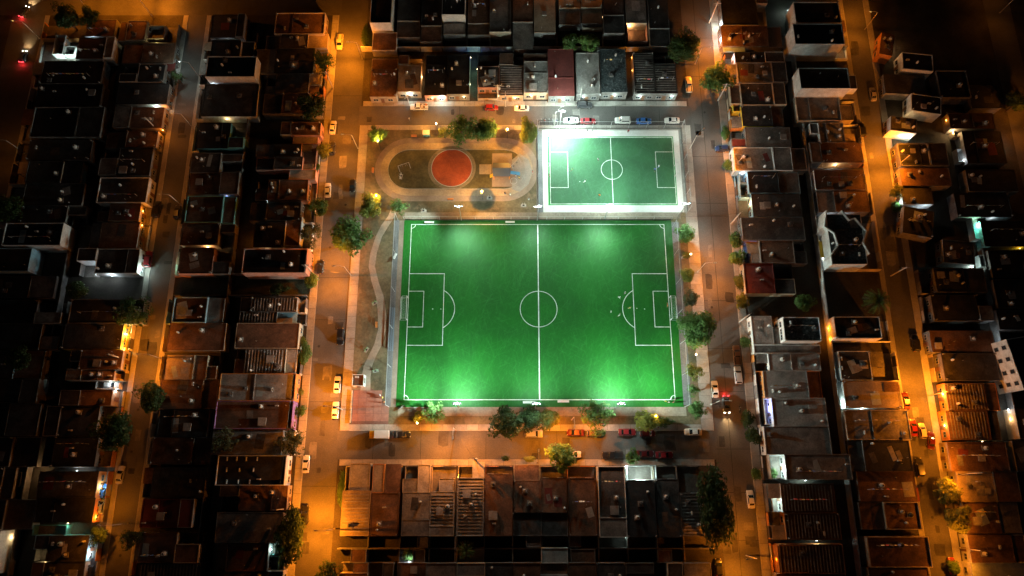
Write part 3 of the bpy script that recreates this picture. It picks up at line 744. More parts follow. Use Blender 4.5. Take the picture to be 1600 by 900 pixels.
row('L1W', [
 (331,24,382,58,3.3,'black','grey'),
 (331,64,395,87,3.4,'black','white',dict(slab=[(337,55,375,63,3.0,'metal','canopy')])),
 (323,89,400,121,6.3,'black','white',dict(par=.4)),
 (318,133,402,181,3.3,'dark','white',dict(tank=2)),
 (310,193,382,231,3.3,'black','teal'),
 (299,240,376,269,3.3,'dark','grey'),
 (297,271,373,303,3.3,'brown','cream'),
 (292,308,366,347,3.5,'brown','teal',dict(par=.5)),
 (284,350,364,382,3.4,'brown','cream'),
 (281,388,358,426,3.6,'brown','pink'),
 (272,466,348,503,3.6,'brown','blue',dict(par=.45)),
 (264,506,351,546,3.4,'brown','cream'),
 (260,556,322,592,3.4,'beige','cream',dict(slab=[(322,572,338,592,3.0,'brown')])),
 (250,594,338,637,3.4,'brown','cream'),
 (248,641,324,682,3.4,'black','white'),
 (238,685,328,724,3.3,'brown','grey'),
 (238,732,320,777,3.3,'dark','grey'),
 (222,781,302,823,3.3,'red','cream'),
 (218,834,312,878,3.4,'brown','cream'),
 (216,881,310,920,3.4,'dark','cream',dict(rib='y')),
])
row('L0E', [
 (186,34,228,62,3.0,'brown','grey'),
 (192,69,272,97,3.3,'brown','grey',dict(patio=[(236,46,262,66,2.0,'grey','conc')])),
 (190,101,257,128,3.3,'black','grey',dict(slab=[(243,98,273,111,2.6,'red','canopy')])),
 (184,132,262,162,3.3,'black','grey',dict(patio=[(231,153,257,167,2.2,'white','pale')])),
 (180,169,254,199,3.4,'brown','cream'),
 (165,206,245,229,3.3,'brown','cream'),
 (158,232,236,273,3.3,'black','grey'),
 (155,279,231,316,3.5,'dark','white',dict(par=.4)),
 (153,319,218,344,3.3,'brown','cream'),
 (140,349,215,386,3.3,'brown','grey'),
 (122,390,216,426,3.5,'dark','white',dict(patio=[(206,412,222,430,2.4,'white','pale')])),
 (110,469,224,504,3.3,'black','grey'),
 (100,507,190,544,3.4,'dark','yellow',dict(patio=[(170,508,202,523,2.4,'yellow','beige'),(191,524,203,552,2.0,'yellow','beige')])),  # yellow walls paint the yellow light in this corner
 (107,548,190,576,3.3,'brown','cream'),
 (105,578,178,593,3.2,'brown','cream',dict(patio=[(155,593,192,609,1.6,'white','pale')])),
 (95,611,174,632,3.2,'brown','cream'),
 (72,636,152,680,3.3,'black','grey'),
 (66,683,150,728,3.3,'black','grey'),
 (60,738,151,776,3.3,'dark','orange'),
 (56,779,146,815,3.3,'black','orange'),
 (52,838,136,876,3.3,'dark','blue',dict(patio=[(60,820,112,836,2.2,'teal','pale'),(110,860,140,878,2.2,'blue','pale')])),
 (50,880,130,915,3.3,'dark','cream'),
])
row('L0W', [
 (136,32,180,56,3.0,'brown','grey'),
 (122,60,178,91,3.3,'brown','white',dict(patio=[(92,62,108,92,2.4,'white','white'),(108,79,124,92,2.2,'white','white')])),
 (66,96,160,130,3.3,'black','grey'),
 (58,133,158,166,3.3,'black','grey'),
 (52,169,160,214,3.4,'black','grey',dict(par=.4)),
 (45,220,142,249,3.3,'dark','grey'),
 (43,253,126,284,3.3,'dark','cream'),
 (38,288,130,320,3.3,'dark','grey'),
 (34,323,132,346,3.3,'dark','grey'),
 (7,349,98,384,5.8,'black','white',dict(par=.4)),
 (-30,388,48,424,5.0,'brown','blue',dict(par=.3)),
 (-36,432,84,464,3.3,'black','grey'),
 (-40,470,98,504,3.3,'black','grey'),
 (-44,508,90,545,3.3,'black','grey'),
 (-48,549,66,590,3.3,'dark','blue'),
 (-52,594,60,628,3.3,'dark','grey'),
 (-60,632,62,680,3.3,'black','grey'),
 (-66,684,58,728,3.3,'black','grey'),
 (-70,732,20,778,3.3,'dark','cream',dict(patio=[(20,738,42,760,2.2,'cream','beige')])),
 (-74,782,50,826,3.3,'black','grey'),
 (-76,830,-6,898,6.5,'dark','white'),
])
row('T1', [
 (580,92,620,150,3.4,'brown','cream'),
 (623,88,657,142,3.5,'beige','cream',dict(fw=1.0)),
 (665,86,698,148,3.4,'black','pink'),
 (700,86,733,146,3.4,'black','grey'),
 (747,86,780,136,3.4,'dark','pink'),
 (781,86,817,148,3.4,'dark','cream',dict(rib='x')),
 (819,84,856,144,3.4,'conc','cream',dict(fwall='white')),
 (857,78,896,149,3.6,'red','grey',dict(tank=0,fwall='white',carport=True)),
 (901,84,936,146,3.6,'pale','grey',dict(fwall='white',carport=True)),
 (939,78,978,143,3.8,'wet','grey',dict(fwall='white',carport=True)),
 (991,84,1022,145,3.4,'dark','grey',dict(rib='x',fwall='white',carport=True)),
 (1023,86,1056,145,3.4,'dark','grey',dict(rib='x',fwall='white',carport=True)),
])
row('T2', [
 (580,-26,613,37,6.2,'black','white',dict(par=.4,slab=[(582,51,620,79,3.0,'brown','annexe','white')])),
 (622,-22,656,56,3.4,'dark','grey'),
 (659,-16,690,63,3.4,'dark','grey'),
 (691,-28,727,23,6.2,'black','white',dict(slab=[(693,37,727,54,3.2,'pale','annexe','grey')])),
 (732,-22,764,52,3.4,'brown','grey'),
 (766,-22,798,49,3.5,'conc','cream'),
 (802,-22,832,75,3.3,'brown','grey'),
 (835,-22,867,50,3.4,'beige','grey'),
 (874,-22,906,36,3.4,'beige','cream'),
 (908,-22,940,34,3.4,'beige','cream',dict(patio=[(909,35,940,50,2.2,'cream','beige')])),
 (943,-22,974,50,3.4,'dark','grey'),
 (978,-22,1008,35,3.4,'conc','cream',dict(patio=[(978,36,1009,72,2.4,'pink','brown')])),
 (1014,-22,1044,70,3.4,'dark','grey',dict(patio=[(1025,50,1041,71,2.4,'cream','beige')],tank=1)),
])
row('S1', [
 (534,768,577,836,3.3,'beige','cream',dict(rib='x',slab=[(546,724,578,766,2.8,'pale')],carport=False)),
 (580,772,622,836,3.3,'brown','orange',dict(slab=[(582,725,600,770,2.8,'beige'),(602,725,626,770,2.7,'brown','canopy')],carport=False)),
 (629,771,671,836,3.3,'conc','cream',dict(slab=[(652,838,669,856,2.8,'conc','annexe','grey'),(629,748,652,770,2.9,'conc'),(653,726,672,770,3.0,'pale')],carport=False)),
 (672,770,709,836,3.3,'pale','cream',dict(rib='x',carport=False,slab=[(686,747,709,769,3.2,'pale')])),
 (715,748,755,836,3.3,'pale','cream',dict(rib='x',carport=False,slab=[(738,722,757,747,2.8,'pale','canopy')])),
 (758,742,800,836,3.4,'brown','pink',dict(carport=False,tank=1)),
 (803,752,845,836,3.4,'brown','cream',dict(slab=[(822,838,845,855,2.6,'dark','annexe','grey'),(803,726,843,751,2.8,'brown')],carport=False)),
 (846,748,886,836,3.4,'brown','cream',dict(carport=False)),
 (889,748,932,836,3.3,'brown','orange',dict(carport=False,slab=[(889,838,908,855,2.7,'brown','annexe','grey')])),
 (936,730,977,838,3.8,'dark','white',dict(par=.45)),
 (979,752,1024,838,3.8,'black','white',dict(patio=[(978,727,1023,750,2.2,'white','white')],carport=False)),
 (1027,750,1062,838,3.4,'dark','grey'),
 (1065,772,1098,836,3.3,'conc','grey',dict(rib='x')),
])
row('S2', [(x, 881, x2, 955, 3.3, rf, wl, kw) for x, x2, rf, wl, kw in (
 (530,572,'brown','cream',dict(slab=[(548,858,572,879,2.7,'brown','annexe','grey')])),(573,613,'brown','cream',{}),(620,664,'brown','grey',dict(slab=[(645,859,664,879,2.7,'dark','annexe','grey')])),(665,711,'brown','grey',{}),
 (714,757,'brown','cream',dict(patio=[(714,857,757,879,2.3,'cream','beige')])),(758,800,'dark','grey',{}),(803,844,'brown','grey',{}),
 (846,887,'metal','white',dict(slab=[(846,856,887,880,3.0,'metal','annexe','white')])),(890,932,'brown','grey',dict(slab=[(892,858,930,879,2.8,'brown','annexe','grey')])),(935,978,'dark','white',{}),(980,1022,'dark','grey',{}),
 (1025,1067,'brown','cream',dict(slab=[(1028,859,1050,879,2.8,'brown','annexe','grey')])),(1071,1112,'brown','cream',{}))])
row('R1W', [
 (1127,-22,1198,38,3.4,'black','grey'),
 (1128,41,1222,71,3.4,'brown','grey',dict(slab=[(1130,72,1164,81,2.6,'blue','canopy')])),
 (1149,83,1224,97,3.3,'black','white'),
 (1153,99,1228,128,3.4,'conc','grey'),
 (1158,131,1226,163,3.4,'dark','cream',dict(slab=[(1141,133,1158,162,2.8,'brown')])),
 (1160,167,1224,196,3.3,'dark','yellow',dict(patio=[(1141,165,1176,181,2.6,'yellow','beige')])),
 (1166,200,1235,230,3.4,'conc','grey',dict(slab=[(1143,217,1180,230,2.8,'red')])),
 (1147,232,1236,266,3.5,'conc','white',dict(par=.3,slab=[(1237,232,1259,266,3.1,'conc')],tank=2)),
 (1170,270,1249,300,3.4,'black','blue',dict(patio=[(1150,254,1170,292,2.6,'blue','conc'),(1152,293,1190,314,2.6,'blue','beige')])),
 (1176,304,1251,337,3.4,'dark','blue'),
 (1160,341,1256,374,3.3,'dark','grey'),
 (1188,377,1260,410,3.4,'brown','grey',dict(slab=[(1174,392,1187,410,2.6,'pale')])),
 (1164,413,1242,457,3.5,'red','cream',dict(tank=1)),
 (1176,495,1220,537,3.3,'pale','white',dict(tank=0)),
 (1224,496,1281,533,6.0,'wet','white',dict(par=.4)),
 (1202,554,1281,578,3.4,'pale','white',dict(slab=[(1178,539,1282,552,3.0,'conc')])),
 (1194,581,1284,620,3.4,'pale','orange'),
 (1208,623,1291,665,3.4,'pale','white',dict(patio=[(1190,624,1208,664,2.4,'white','pale')])),
 (1196,668,1297,709,3.4,'conc','white'),
 (1228,711,1329,748,3.5,'conc','white',dict(patio=[(1198,712,1228,748,2.4,'white','conc')])),
 (1222,757,1304,799,3.3,'brown','white',dict(rib='y',patio=[(1201,756,1222,800,2.2,'white','white'),(1222,781,1247,800,2.2,'white','white')])),
 (1228,803,1312,842,3.3,'brown','orange',dict(rib='y')),
 (1220,852,1318,895,3.4,'brown','orange',dict(rib='y',slab=[(1216,852,1262,895,3.6,'beige')])),
 (1216,898,1324,940,3.4,'brown','cream'),
])
row('R1E', [
 (1241,4,1312,37,6.2,'black','white',dict(par=.35)),
 (1240,38,1317,70,8.2,'black','white',dict(par=.35)),
 (1249,107,1326,139,8.0,'brown','white',dict(par=.35,slab=[(1327,118,1338,139,5.5,'dark')])),
 (1245,153,1312,188,3.6,'conc','cream',dict(par=.3,slab=[(1313,165,1332,188,3.2,'conc')])),
 (1268,193,1318,222,3.4,'conc','white'),
 (1267,224,1347,253,3.4,'brown','orange'),
 (1274,267,1349,295,3.4,'brown','white'),
 (1279,299,1356,330,3.4,'brown','grey',dict(slab=[(1336,304,1357,314,3.2,'pale','canopy')])),
 (1295,335,1350,413,6.6,'wet','white',dict(par=.1,tank=2,slab=[(1281,377,1296,402,2.8,'yellow','canopy')])),
 (1304,495,1376,529,5.4,'black','white',dict(tank=2)),
 (1313,550,1360,593,3.4,'black','white',dict(sky=[(1315,560),(1316,575)])),
 (1320,597,1404,636,3.4,'beige','white',dict(slab=[(1381,597,1405,612,3.6,'brown','canopy')])),
 (1322,642,1420,686,3.5,'conc','cream'),
 (1329,690,1422,735,3.6,'black','grey'),
 (1342,738,1430,782,3.3,'brown','grey',dict(slab=[(1400,762,1436,784,2.8,'red','canopy')])),
 (1346,786,1436,826,3.4,'brown','cream',dict(par=.35)),
 (1357,840,1452,885,3.5,'brown','cream',dict(par=.4)),
 (1360,889,1452,930,3.4,'brown','cream'),
])
row('R2', [
 (1376,52,1396,86,4.2,'brown','orange',dict(rot=-14)),  # orange walls paint the street light falling on them
 (1410,84,1457,110,4.6,'black','white',dict(rot=-6)),
 (1382,117,1446,147,3.4,'dark','grey',dict(rot=-3)),
 (1424,149,1470,176,4.6,'black','white',dict(rot=-9)),
 (1392,184,1432,206,4.4,'dark','white',dict(rot=-9)),
 (1404,226,1478,259,3.6,'black','grey',dict(par=.5)),
 (1408,264,1484,289,3.4,'brown','cream'),
 (1410,293,1456,318,3.3,'dark','white'),
 (1412,326,1458,368,3.6,'black','grey',dict(rot=-12)),
 (1474,376,1522,412,3.4,'dark','grey',dict(rot=-6)),
 (1462,420,1540,455,3.3,'black','grey'),
 (1458,462,1548,500,3.3,'black','grey'),
 (1455,518,1552,549,3.4,'brown','grey'),
 (1474,553,1558,593,3.4,'dark','grey'),
 (1480,600,1560,640,3.3,'brown','orange',dict(rib='y',fwall='orange',fw=2.2)),  # orange walls, here and next, paint lamplight on the fronts
 (1482,643,1562,686,3.3,'brown','orange',dict(rib='y',fwall='orange',fw=2.2)),
 (1484,692,1574,735,3.5,'brown','cream'),
 (1498,738,1590,783,3.5,'beige','cream'),
 (1510,787,1594,832,3.5,'brown','cream'),
 (1516,837,1604,878,3.5,'brown','white'),
 (1521,881,1610,930,3.4,'metal','white',dict(tank=0)),
])
row('R3', [
 (1466,112,1512,152,3.5,'black','grey',dict(par=.35)),
 (1516,134,1560,168,3.4,'black','grey'),
 (1484,178,1552,200,3.4,'brown','grey'),
 (1508,206,1568,254,3.4,'black','grey',dict(patio=[(1482,203,1503,219,2.2,'cream','beige')])),
 (1512,266,1588,298,3.4,'black','grey',dict(patio=[(1489,238,1507,258,2.2,'white','pale')])),
 (1494,303,1578,338,3.3,'black','grey'),
 (1536,346,1620,384,3.3,'black','teal',dict(patio=[(1512,344,1535,378,2.4,'white','pale')])),
 (1548,392,1640,432,3.3,'black','grey',dict(patio=[(1524,402,1546,420,2.0,'white','pale')])),
 (1556,438,1640,480,3.3,'black','grey'),
 (1560,486,1640,514,3.3,'black','grey'),
 (1590,640,1650,684,4.0,'dark','cream'),
 (1586,690,1650,735,3.6,'dark','grey'),
])

# a white three storey block with dark window openings at the right edge
def white_block():
    c = G(1606, 566, 9); root = empty('apartment_block', (c.x, c.y, 0), R(9))
    m_ = MB(); hollow(m_, -3.6, -6.5, 7, 6.5, 0, 9.3, .2); m_.build('wall', WALL['white'], root)
    MB().box(-3.4,-6.3,8.7,6.8,6.3,9).build('roof', ROOF['black'], root)
    fr = MB().box(-.1,-.6,-.1,.0,.6,0).box(-.1,-.6,1.5,0,.6,1.6).box(-.1,-.6,0,0,-.5,1.5).box(-.1,.5,0,0,.6,1.5).mesh('window', M_FRAME)
    pn = MB().box(-.05,-.5,0,0,.5,1.5).mesh('pane', M_GLASS)
    for z in (1.1, 4.0, 6.9):
        for y in (-4.6, -1.6, 1.6, 4.6):
            w_ = inst('window', fr, root, (-3.6, y, z)); inst('pane', pn, w_, (-.005,0,0))
    inst('tank_base', ME_BASE, root, (2,3,9)); inst('water_tank', ME_TANK, root, (2,3,9.25))
    tag(root, 'white apartment block with rows of dark windows at the right edge', 'building')
white_block()
# two storey white facade zigzag of the angular house on the second right street
def zigzag():
    root = [h for h in HOUSES if h['row'] == 'R1E'][8]
    o, cx, cy_, h = root['o'], root['cx'], root['cy'], root['h']
    ptsL = [(1290,330),(1287,355),(1302,365),(1308,385),(1297,400),(1299,415)]
    for pts in (ptsL, [(1313,330),(1325,345),(1334,342),(1352,362),(1347,380),(1357,398)]):
        m_ = MB()
        for a, b in zip(pts, pts[1:]):
            A, B = G(*a, h), G(*b, h); A -= Vector((cx,cy_,0)); B -= Vector((cx,cy_,0))
            d = (B-A); d.z = 0; nrm = Vector((-d.y, d.x, 0)).normalized()*.14
            poly = [(A-nrm)[:2], (B-nrm)[:2], (B+nrm)[:2], (A+nrm)[:2]]
            m_.prism(poly, 0, h+.75)
        m_.build('zigzag_wall', WALL['white'], o)
zigzag()

# boundary walls behind the rows
def bwall(name, label, x0, y0, x1, y1, h=2.2, m='grey'):
    L_ = math.hypot(x1-x0, y1-y0); root = MB().box(-L_/2,-.09,0,L_/2,.09,h).box(-L_/2,-.13,h,L_/2,.13,h+.08).build('boundary_wall', WALL[m])
    root.location = ((x0+x1)/2, (y0+y1)/2, 0); root.rotation_euler = (0,0,math.atan2(y1-y0, x1-x0))
    tag(root, label, 'wall', 'walls between back yards')
xm = X(358,480); bwall('w', 'long grey block wall between back yards left of the park', xm, -24, xm, NW_S-8)
xm = X(92,480); bwall('w', 'long grey block wall between the back yards at far left', xm+1, -24, xm+1, NW_S-12)
xm = X(1300,540); bwall('w', 'long pale alley wall between back yards right of the park', xm-1.2, -24, xm-1.2, 138, 2.6, 'white')
xm = X(1568,600); bwall('w', 'grey back yard wall beside the white apartment block', xm, -24, xm, 80)
bwall('w', 'grey wall between the back yards above the park', X(566,80), Y(80.5), X(1058,80.5), Y(80.5), 2.3, 'white')
bwall('w', 'grey wall between the back yards below the park', X(530,856), Y(856), X(1112,856), Y(856), 2.2, 'grey')
bwall('w', 'low wall on the upper side of the dark vacant lot', X(282,430), Y(430.5), X(486,430), Y(430.5), 1.8, 'pink')
bwall('w', 'low wall on the lower side of the dark vacant lot', X(276,464), Y(464), X(482,464), Y(464), 1.8, 'grey')

# plot walls across the back yards above and below the park
for k, px in enumerate((577,626,672,712,757,801,846,888,934,979,1025,1066)):
    bwall('w', f'{ORD[k]} short plot wall from the left between the yards below the park', X(px,856), Y(879), X(px,856), Y(838), 2.0, ('grey','dark','cream')[k % 3])
for k, px in enumerate((621,658,692,730,766,800,833,870,941,976)):
    bwall('w', f'{ORD[k]} short plot wall from the left between the yards above the park', X(px,72), Y(82), X(px,72), Y(60), 2.0, ('grey','dark')[k % 2])
# ---- lamps on house walls: (photo point, colour, power, height)
ME_WL = MB().box(-.16,-.10,-.10,.16,.02,.10).mesh('wall_lamp', M_TANKW)
def wall_lamp(px, py, col, power, z=2.4, tube=False, lens=None):
    p = G(px, py, z)
    best = None
    for h in HOUSES:
        qx, qy = min(max(p.x, h['x0']), h['x1']), min(max(p.y, h['y0']), h['y1'])
        ins = h['x0'] < p.x < h['x1'] and h['y0'] < p.y < h['y1']
        if ins:
            e = [(p.x-h['x0'],'W'),(h['x1']-p.x,'E'),(p.y-h['y0'],'S'),(h['y1']-p.y,'N')]; dd, sd = min(e); d2 = dd*.3
            qx = h['x0'] if sd == 'W' else h['x1'] if sd == 'E' else p.x; qy = h['y0'] if sd == 'S' else h['y1'] if sd == 'N' else p.y
        else: d2 = math.hypot(p.x-qx, p.y-qy)
        if best is None or d2 < best[0]: best = (d2, h, qx, qy)
    d2, h, qx, qy = best
    cx, cy_ = h['cx'], h['cy']
    ex = (qx-cx)/h['hw']; ey = (qy-cy_)/h['hd']
    nx, ny = (1 if ex > 0 else -1, 0) if abs(ex) > abs(ey) else (0, 1 if ey > 0 else -1)
    z = min(z, h['h']-.2)
    rz = math.atan2(ny, nx)+R(90)
    c_, s_ = math.cos(-h['o'].rotation_euler.z), math.sin(-h['o'].rotation_euler.z)
    lx, ly = qx-cx+nx*.10, qy-cy_+ny*.10
    w = inst('wall_lamp', ME_WL, h['o'], (lx, ly, z), rz, (3.5 if tube else 1, 1, 1))
    em = {SODIUM:E_SOD, WARM:E_WARM, LED:E_COOL, COOL:E_COOL}.get(col, E_WARM)
    MB().box(-.15,-.14,-.07,.15,-.101,.07).build('lens', em, w)
    lt = light('POINT', h['o'], (lx+nx*.45, ly+ny*.45, z-.1), col, power, .10)
BLUE = (0.15, 0.35, 1.0); GREEN = (0.45, 1.0, 0.7); YEL = (1.0, 0.75, 0.25); VIO = (0.5,0.4,1.0)
for a in (
 # left blocks
 (98,78,LED,26),(117,87,LED,16),(145,58,COOL,3),(245,58,YEL,5),(262,103,COOL,5),(245,160,LED,16),(256,172,SODIUM,5),(268,212,SODIUM,5),
 (355,58,COOL,16),(333,133,COOL,9),(358,162,WARM,3),(325,382,WARM,8),(383,380,SODIUM,4),(418,390,WARM,3),(352,475,LED,6),(349,492,GREEN,4),
 (128,430,COOL,9),(175,429,COOL,9),(218,421,LED,14),(172,512,YEL,8),(198,522,YEL,26),(193,548,YEL,6),(185,604,COOL,5),(172,602,COOL,4),
 (120,736,COOL,8),(160,760,LED,9),(150,808,SODIUM,12),(105,824,GREEN,5),(128,865,COOL,10),(45,740,WARM,8),(280,413,GREEN,6),(384,300,BLUE,2),(412,314,LED,4),(225,352,SODIUM,6),(224,330,SODIUM,4),
 (424,858,LED,9),(380,736,LED,4),(60,880,WARM,3),(28,840,WARM,3),(185,545,SODIUM,5),
 # top block
 (658,120,WARM,9),(658,102,SODIUM,6),(690,155,LED,24),(640,157,LED,12),(742,108,GREEN,5),(740,132,GREEN,5),(748,90,BLUE,2),(676,152,WARM,4),(725,152,WARM,4),(805,150,WARM,7),(830,150,WARM,6),(880,153,LED,5),(912,152,LED,4),
 (938,148,LED,5),(960,147,LED,6),(1000,147,LED,6),(1050,147,LED,6),(920,38,WARM,16),(983,38,WARM,18),(1030,55,WARM,16),(984,110,SODIUM,5),(984,90,SODIUM,4),(770,150,GREEN,5),(775,90,COOL,2),
 # bottom block
 (1000,736,LED,30),(990,732,LED,16),(728,872,YEL,7),(640,866,COOL,5),(866,880,LED,6),(960,848,LED,4),(803,800,WARM,5),(1068,794,WARM,3),(575,770,SODIUM,2),(700,722,SODIUM,8),
 # right blocks
 (1120,38,LED,26),(1120,62,COOL,16),(1140,92,COOL,6),(1176,170,WARM,12),(1160,190,WARM,5),(1241,258,WARM,3),(1190,290,WARM,8),(1170,318,WARM,10),(1160,270,COOL,3),(1182,387,BLUE,9),
 (1298,352,COOL,3),(1300,400,COOL,4),(1325,345,COOL,2),(1288,513,SODIUM,10),(1292,530,SODIUM,7),(1222,515,LED,8),(1200,636,VIO,8),(1206,640,BLUE,6),(1208,732,LED,30),(1210,770,LED,60),(1238,790,LED,36),(1258,748,LED,10),
 (1276,844,LED,3),(1345,636,LED,26),(1318,632,LED,8),(1212,874,SODIUM,4),(1305,258,COOL,8),(1180,128,GREEN,2),(1210,12,LED,8),(1317,76,WARM,8),(1178,38,SODIUM,2),
 (1392,72,WARM,9),(1412,215,WARM,14),(1420,206,LED,9),(1405,190,WARM,8),(1490,208,WARM,18),(1498,250,COOL,4),(1473,188,SODIUM,3),(1520,352,GREEN,26),(1528,416,LED,14),(1408,270,WARM,4),(1412,316,LED,4),(1440,330,COOL,4),
 (1550,345,COOL,4),(1590,372,SODIUM,6),(1560,625,COOL,6),(1566,655,WARM,6),(1535,690,GREEN,3),(1545,880,LED,5),(1555,528,COOL,5),(1468,616,YEL,9),(1480,665,YEL,6),(1594,225,LED,5),
): wall_lamp(*a)
# ================================================================ street lamps, floodlights, poles
DIRS = {'W':(-1,0),'E':(1,0),'N':(0,1),'S':(0,-1),'SW':(-.7,-.7),'SE':(.7,-.7),'NW':(-.7,.7),'NE':(.7,.7)}
ME_HEAD = MB().add([(-.35,-.14,0),(.35,-.18,0),(.35,.18,0),(-.35,.14,0),(-.35,-.10,.14),(.35,-.12,.2),(.35,.12,.2),(-.35,.10,.14)],[(0,3,2,1),(4,5,6,7),(0,1,5,4),(1,2,6,5),(2,3,7,6),(3,0,4,7)]).mesh('lamp_head', M_STEEL)
def lens_mesh(m): return MB().box(-.26,-.13,-.05,.28,.13,-.003).mesh('lens', m)
ME_LS, ME_LL, ME_LO = lens_mesh(E_SOD), lens_mesh(E_LED), lens_mesh(M_GLASS)
def street_lamp(px, py, d, label, col=SODIUM, power=260, h=8.0, reach=2.2, cone=150, blend=.9, fwd=.4, bck=.22):
    p = G(px, py, .1); root = empty('street_lamp', p, math.atan2(DIRS[d][1], DIRS[d][0]))
    MB().lathe([(.18,0),(.18,.25),(.11,.3),(.075,h-.5),(.06,h)],8).build('pole', M_POLE, root)
    m_ = MB(); m_.tube((0,0,h-.1),(reach*.5,0,h+.35),.045,n=6); m_.tube((reach*.5,0,h+.35),(reach,0,h+.45),.04,n=6); m_.build('arm', M_STEEL, root)
    hd = inst('lamp_head', ME_HEAD, root, (reach+.3,0,h+.45), rot=(0,R(4),0))
    inst('lens', (ME_LO if power <= 0 else ME_LS if col == SODIUM else ME_LL), hd)
    if power > 0:       # batwing spread: a weak downward lobe and one along the street to each side
        c_ = (reach+.3,0,h+.3)
        light('SPOT', root, c_, col, power*.45, .15, (.1,0,-1), cone, blend)
        for sd in (-1,1): light('SPOT', root, c_, col, power*1.7, .15, (.35,sd*1.45,-1), 120, 1.0)
        light('SPOT', root, c_, col, power*fwd, .15, (1.3,0,-1), 130, 1.0)        # across the street
        light('SPOT', root, c_, col, power*bck, .15, (-1.0,0,-1), 140, 1.0)       # spill behind the pole
    tag(root, label, 'street lamp', 'street lamps')
for a in (
 (566,92,'W','lit orange street lamp near the top of the street left of the park',SODIUM,440),
 (559,232,'W','lit orange street lamp beside the top left corner of the oval track',SODIUM,200),
 (548,430,'W','lit orange street lamp beside the winding path and lawn',SODIUM,350),
 (535,640,'W','lit orange street lamp over the sidewalk by the red plaza',SODIUM,400),
 (523,826,'W','lit orange street lamp at the bottom of the street left of the park',SODIUM,520),
 (712,672,'S','lit orange street lamp left of the trees on the street below the park',SODIUM,320),
 (893,656,'S','bright orange lamp between the trees below the big pitch',SODIUM,210),
 (1090,425,'E','lit orange street lamp with bent arm right of the big pitch',SODIUM,230),
 (1086,100,'E','orange street lamp beside the large dark tree near the top',SODIUM,340),
 (1078,232,'NE','pale lit lamp at the top right corner of the small pitch',LED,70),
 (1111,632,'E','dim orange street lamp by the lower right corner of the park',SODIUM,40),  # gives a weak orange light
 (1166,868,'W','lit orange street lamp at the bottom of the street right of the park',SODIUM,260),
 (866,198,'NE','white flood lamp above the left corner of the small pitch',LED,150),
 (1351,46,'W','bent street lamp beside the orange lit house at top right',SODIUM,90),
 (1398,262,'W','lit orange street lamp on the second right street, upper half',SODIUM,430),
 (1452,618,'W','brightest orange street lamp on the second right street',SODIUM,460),
 (1482,742,'W','orange street lamp above the two trees on the second right street',SODIUM,170),
 (1500,856,'W','orange street lamp at the foot of the second right street',SODIUM,170),
 (285,322,'W','orange street lamp halfway up the second left street',SODIUM,22),
 (302,200,'W','small orange street lamp on the second left street, upper half',SODIUM,35),
 (313,122,'W','pale street lamp beside the white walled house at upper left',LED,22),
 (256,562,'W','bright orange street lamp on the second left street',SODIUM,190),
 (200,818,'W','orange street lamp near the bottom of the second left street',SODIUM,70),
 (240,28,'N','orange street lamp on the road at the top left',SODIUM,280),
 (150,28,'N','second orange street lamp on the road at the top left',SODIUM,110),
 (62,60,'W','dim orange street lamp on the leftmost street',SODIUM,16),
 (40,240,'W','dim orange street lamp halfway down the leftmost street',SODIUM,10),
 (1600,200,'W','orange street lamp on the far right street',SODIUM,60),
 (1562,20,'W','dim orange street lamp in the top right corner',SODIUM,14),
 (905,160,'S','pale utility lamp in front of the grey roofed house above the park',LED,28),
 (640,165,'S','orange street lamp at the left end of the street above the park',SODIUM,80),
 (790,166,'S','orange street lamp on the street above the oval track',SODIUM,130),
 (840,722,'N','orange street lamp opposite the trees below the park',SODIUM,120),
 (1148,262,'W','orange street lamp on the right side of the street right of the park',SODIUM,150),
 (880,-12,'N','orange street lamp behind the houses on the top edge',SODIUM,200),
): street_lamp(*a, **{(523,826):dict(bck=.9),(712,672):dict(fwd=.9),(893,656):dict(fwd=.9),(1452,618):dict(bck=.7,fwd=.9),(256,562):dict(bck=.9)}.get(a[:2],{}))

# ---- floodlight masts
ME_FLOOD = MB().box(-.32,-.12,-.26,.32,.12,.26).mesh('floodlight', M_DARK)
ME_FLENS = MB().box(-.28,-.135,-.22,.28,-.121,.22).mesh('lens', E_LED)
def mast(px, py, label, heads, h=9.5, power=420, cone=135, back=150):
    """heads: (compass azimuth, degrees from straight down, power factor)"""
    p = G(px, py, .1); root = empty('floodlight_mast', p)
    MB().lathe([(.2,0),(.2,.3),(.13,.35),(.08,h)],8).build('pole', M_STEEL, root)
    n = len(heads); MB().tube((-.9,0,h),(.9,0,h),.05).build('crossbar', M_STEEL, root)
    for i, (az, tl, k, *cn) in enumerate(heads):
        x = (-.85 + 1.7*i/(n-1)) if n > 1 else 0
        d = Vector((math.sin(R(az))*math.sin(R(tl)), math.cos(R(az))*math.sin(R(tl)), -math.cos(R(tl))))
        f = inst('floodlight', ME_FLOOD, root, (x,0,h+.25))
        f.rotation_euler = d.to_track_quat('-Y', 'Z').to_euler()
        inst('lens', ME_FLENS, f)
        light('SPOT', root, Vector((x,0,h+.25)) + d*.22, LED, power*k, .22, d, cn[0] if cn else cone, 1.0)
    light('POINT', root, (0,0,h+.75), LED, back, .15)      # added point light, brightens the ground and roofs behind the mast
    tag(root, label, 'floodlight', 'floodlight masts')
mast(718,637,'floodlight mast on the bottom touchline near the left corner',[(-72,74,4.6,100),(-22,50,1.9,128),(20,50,1.7,128)])
mast(836,637,'floodlight mast at the bottom end of the halfway line',[(-30,52,.55,110),(0,46,.7,100),(30,52,.55,110)])
mast(962,637,'floodlight mast on the bottom touchline near the right corner',[(-20,50,1.7,128),(20,50,1.9,128),(66,76,4.2,100)])
mast(721,343.5,'floodlight mast on the top touchline below the oval track',[(255,74,3.4,100),(180,55,1.2,115),(130,62,.3)])
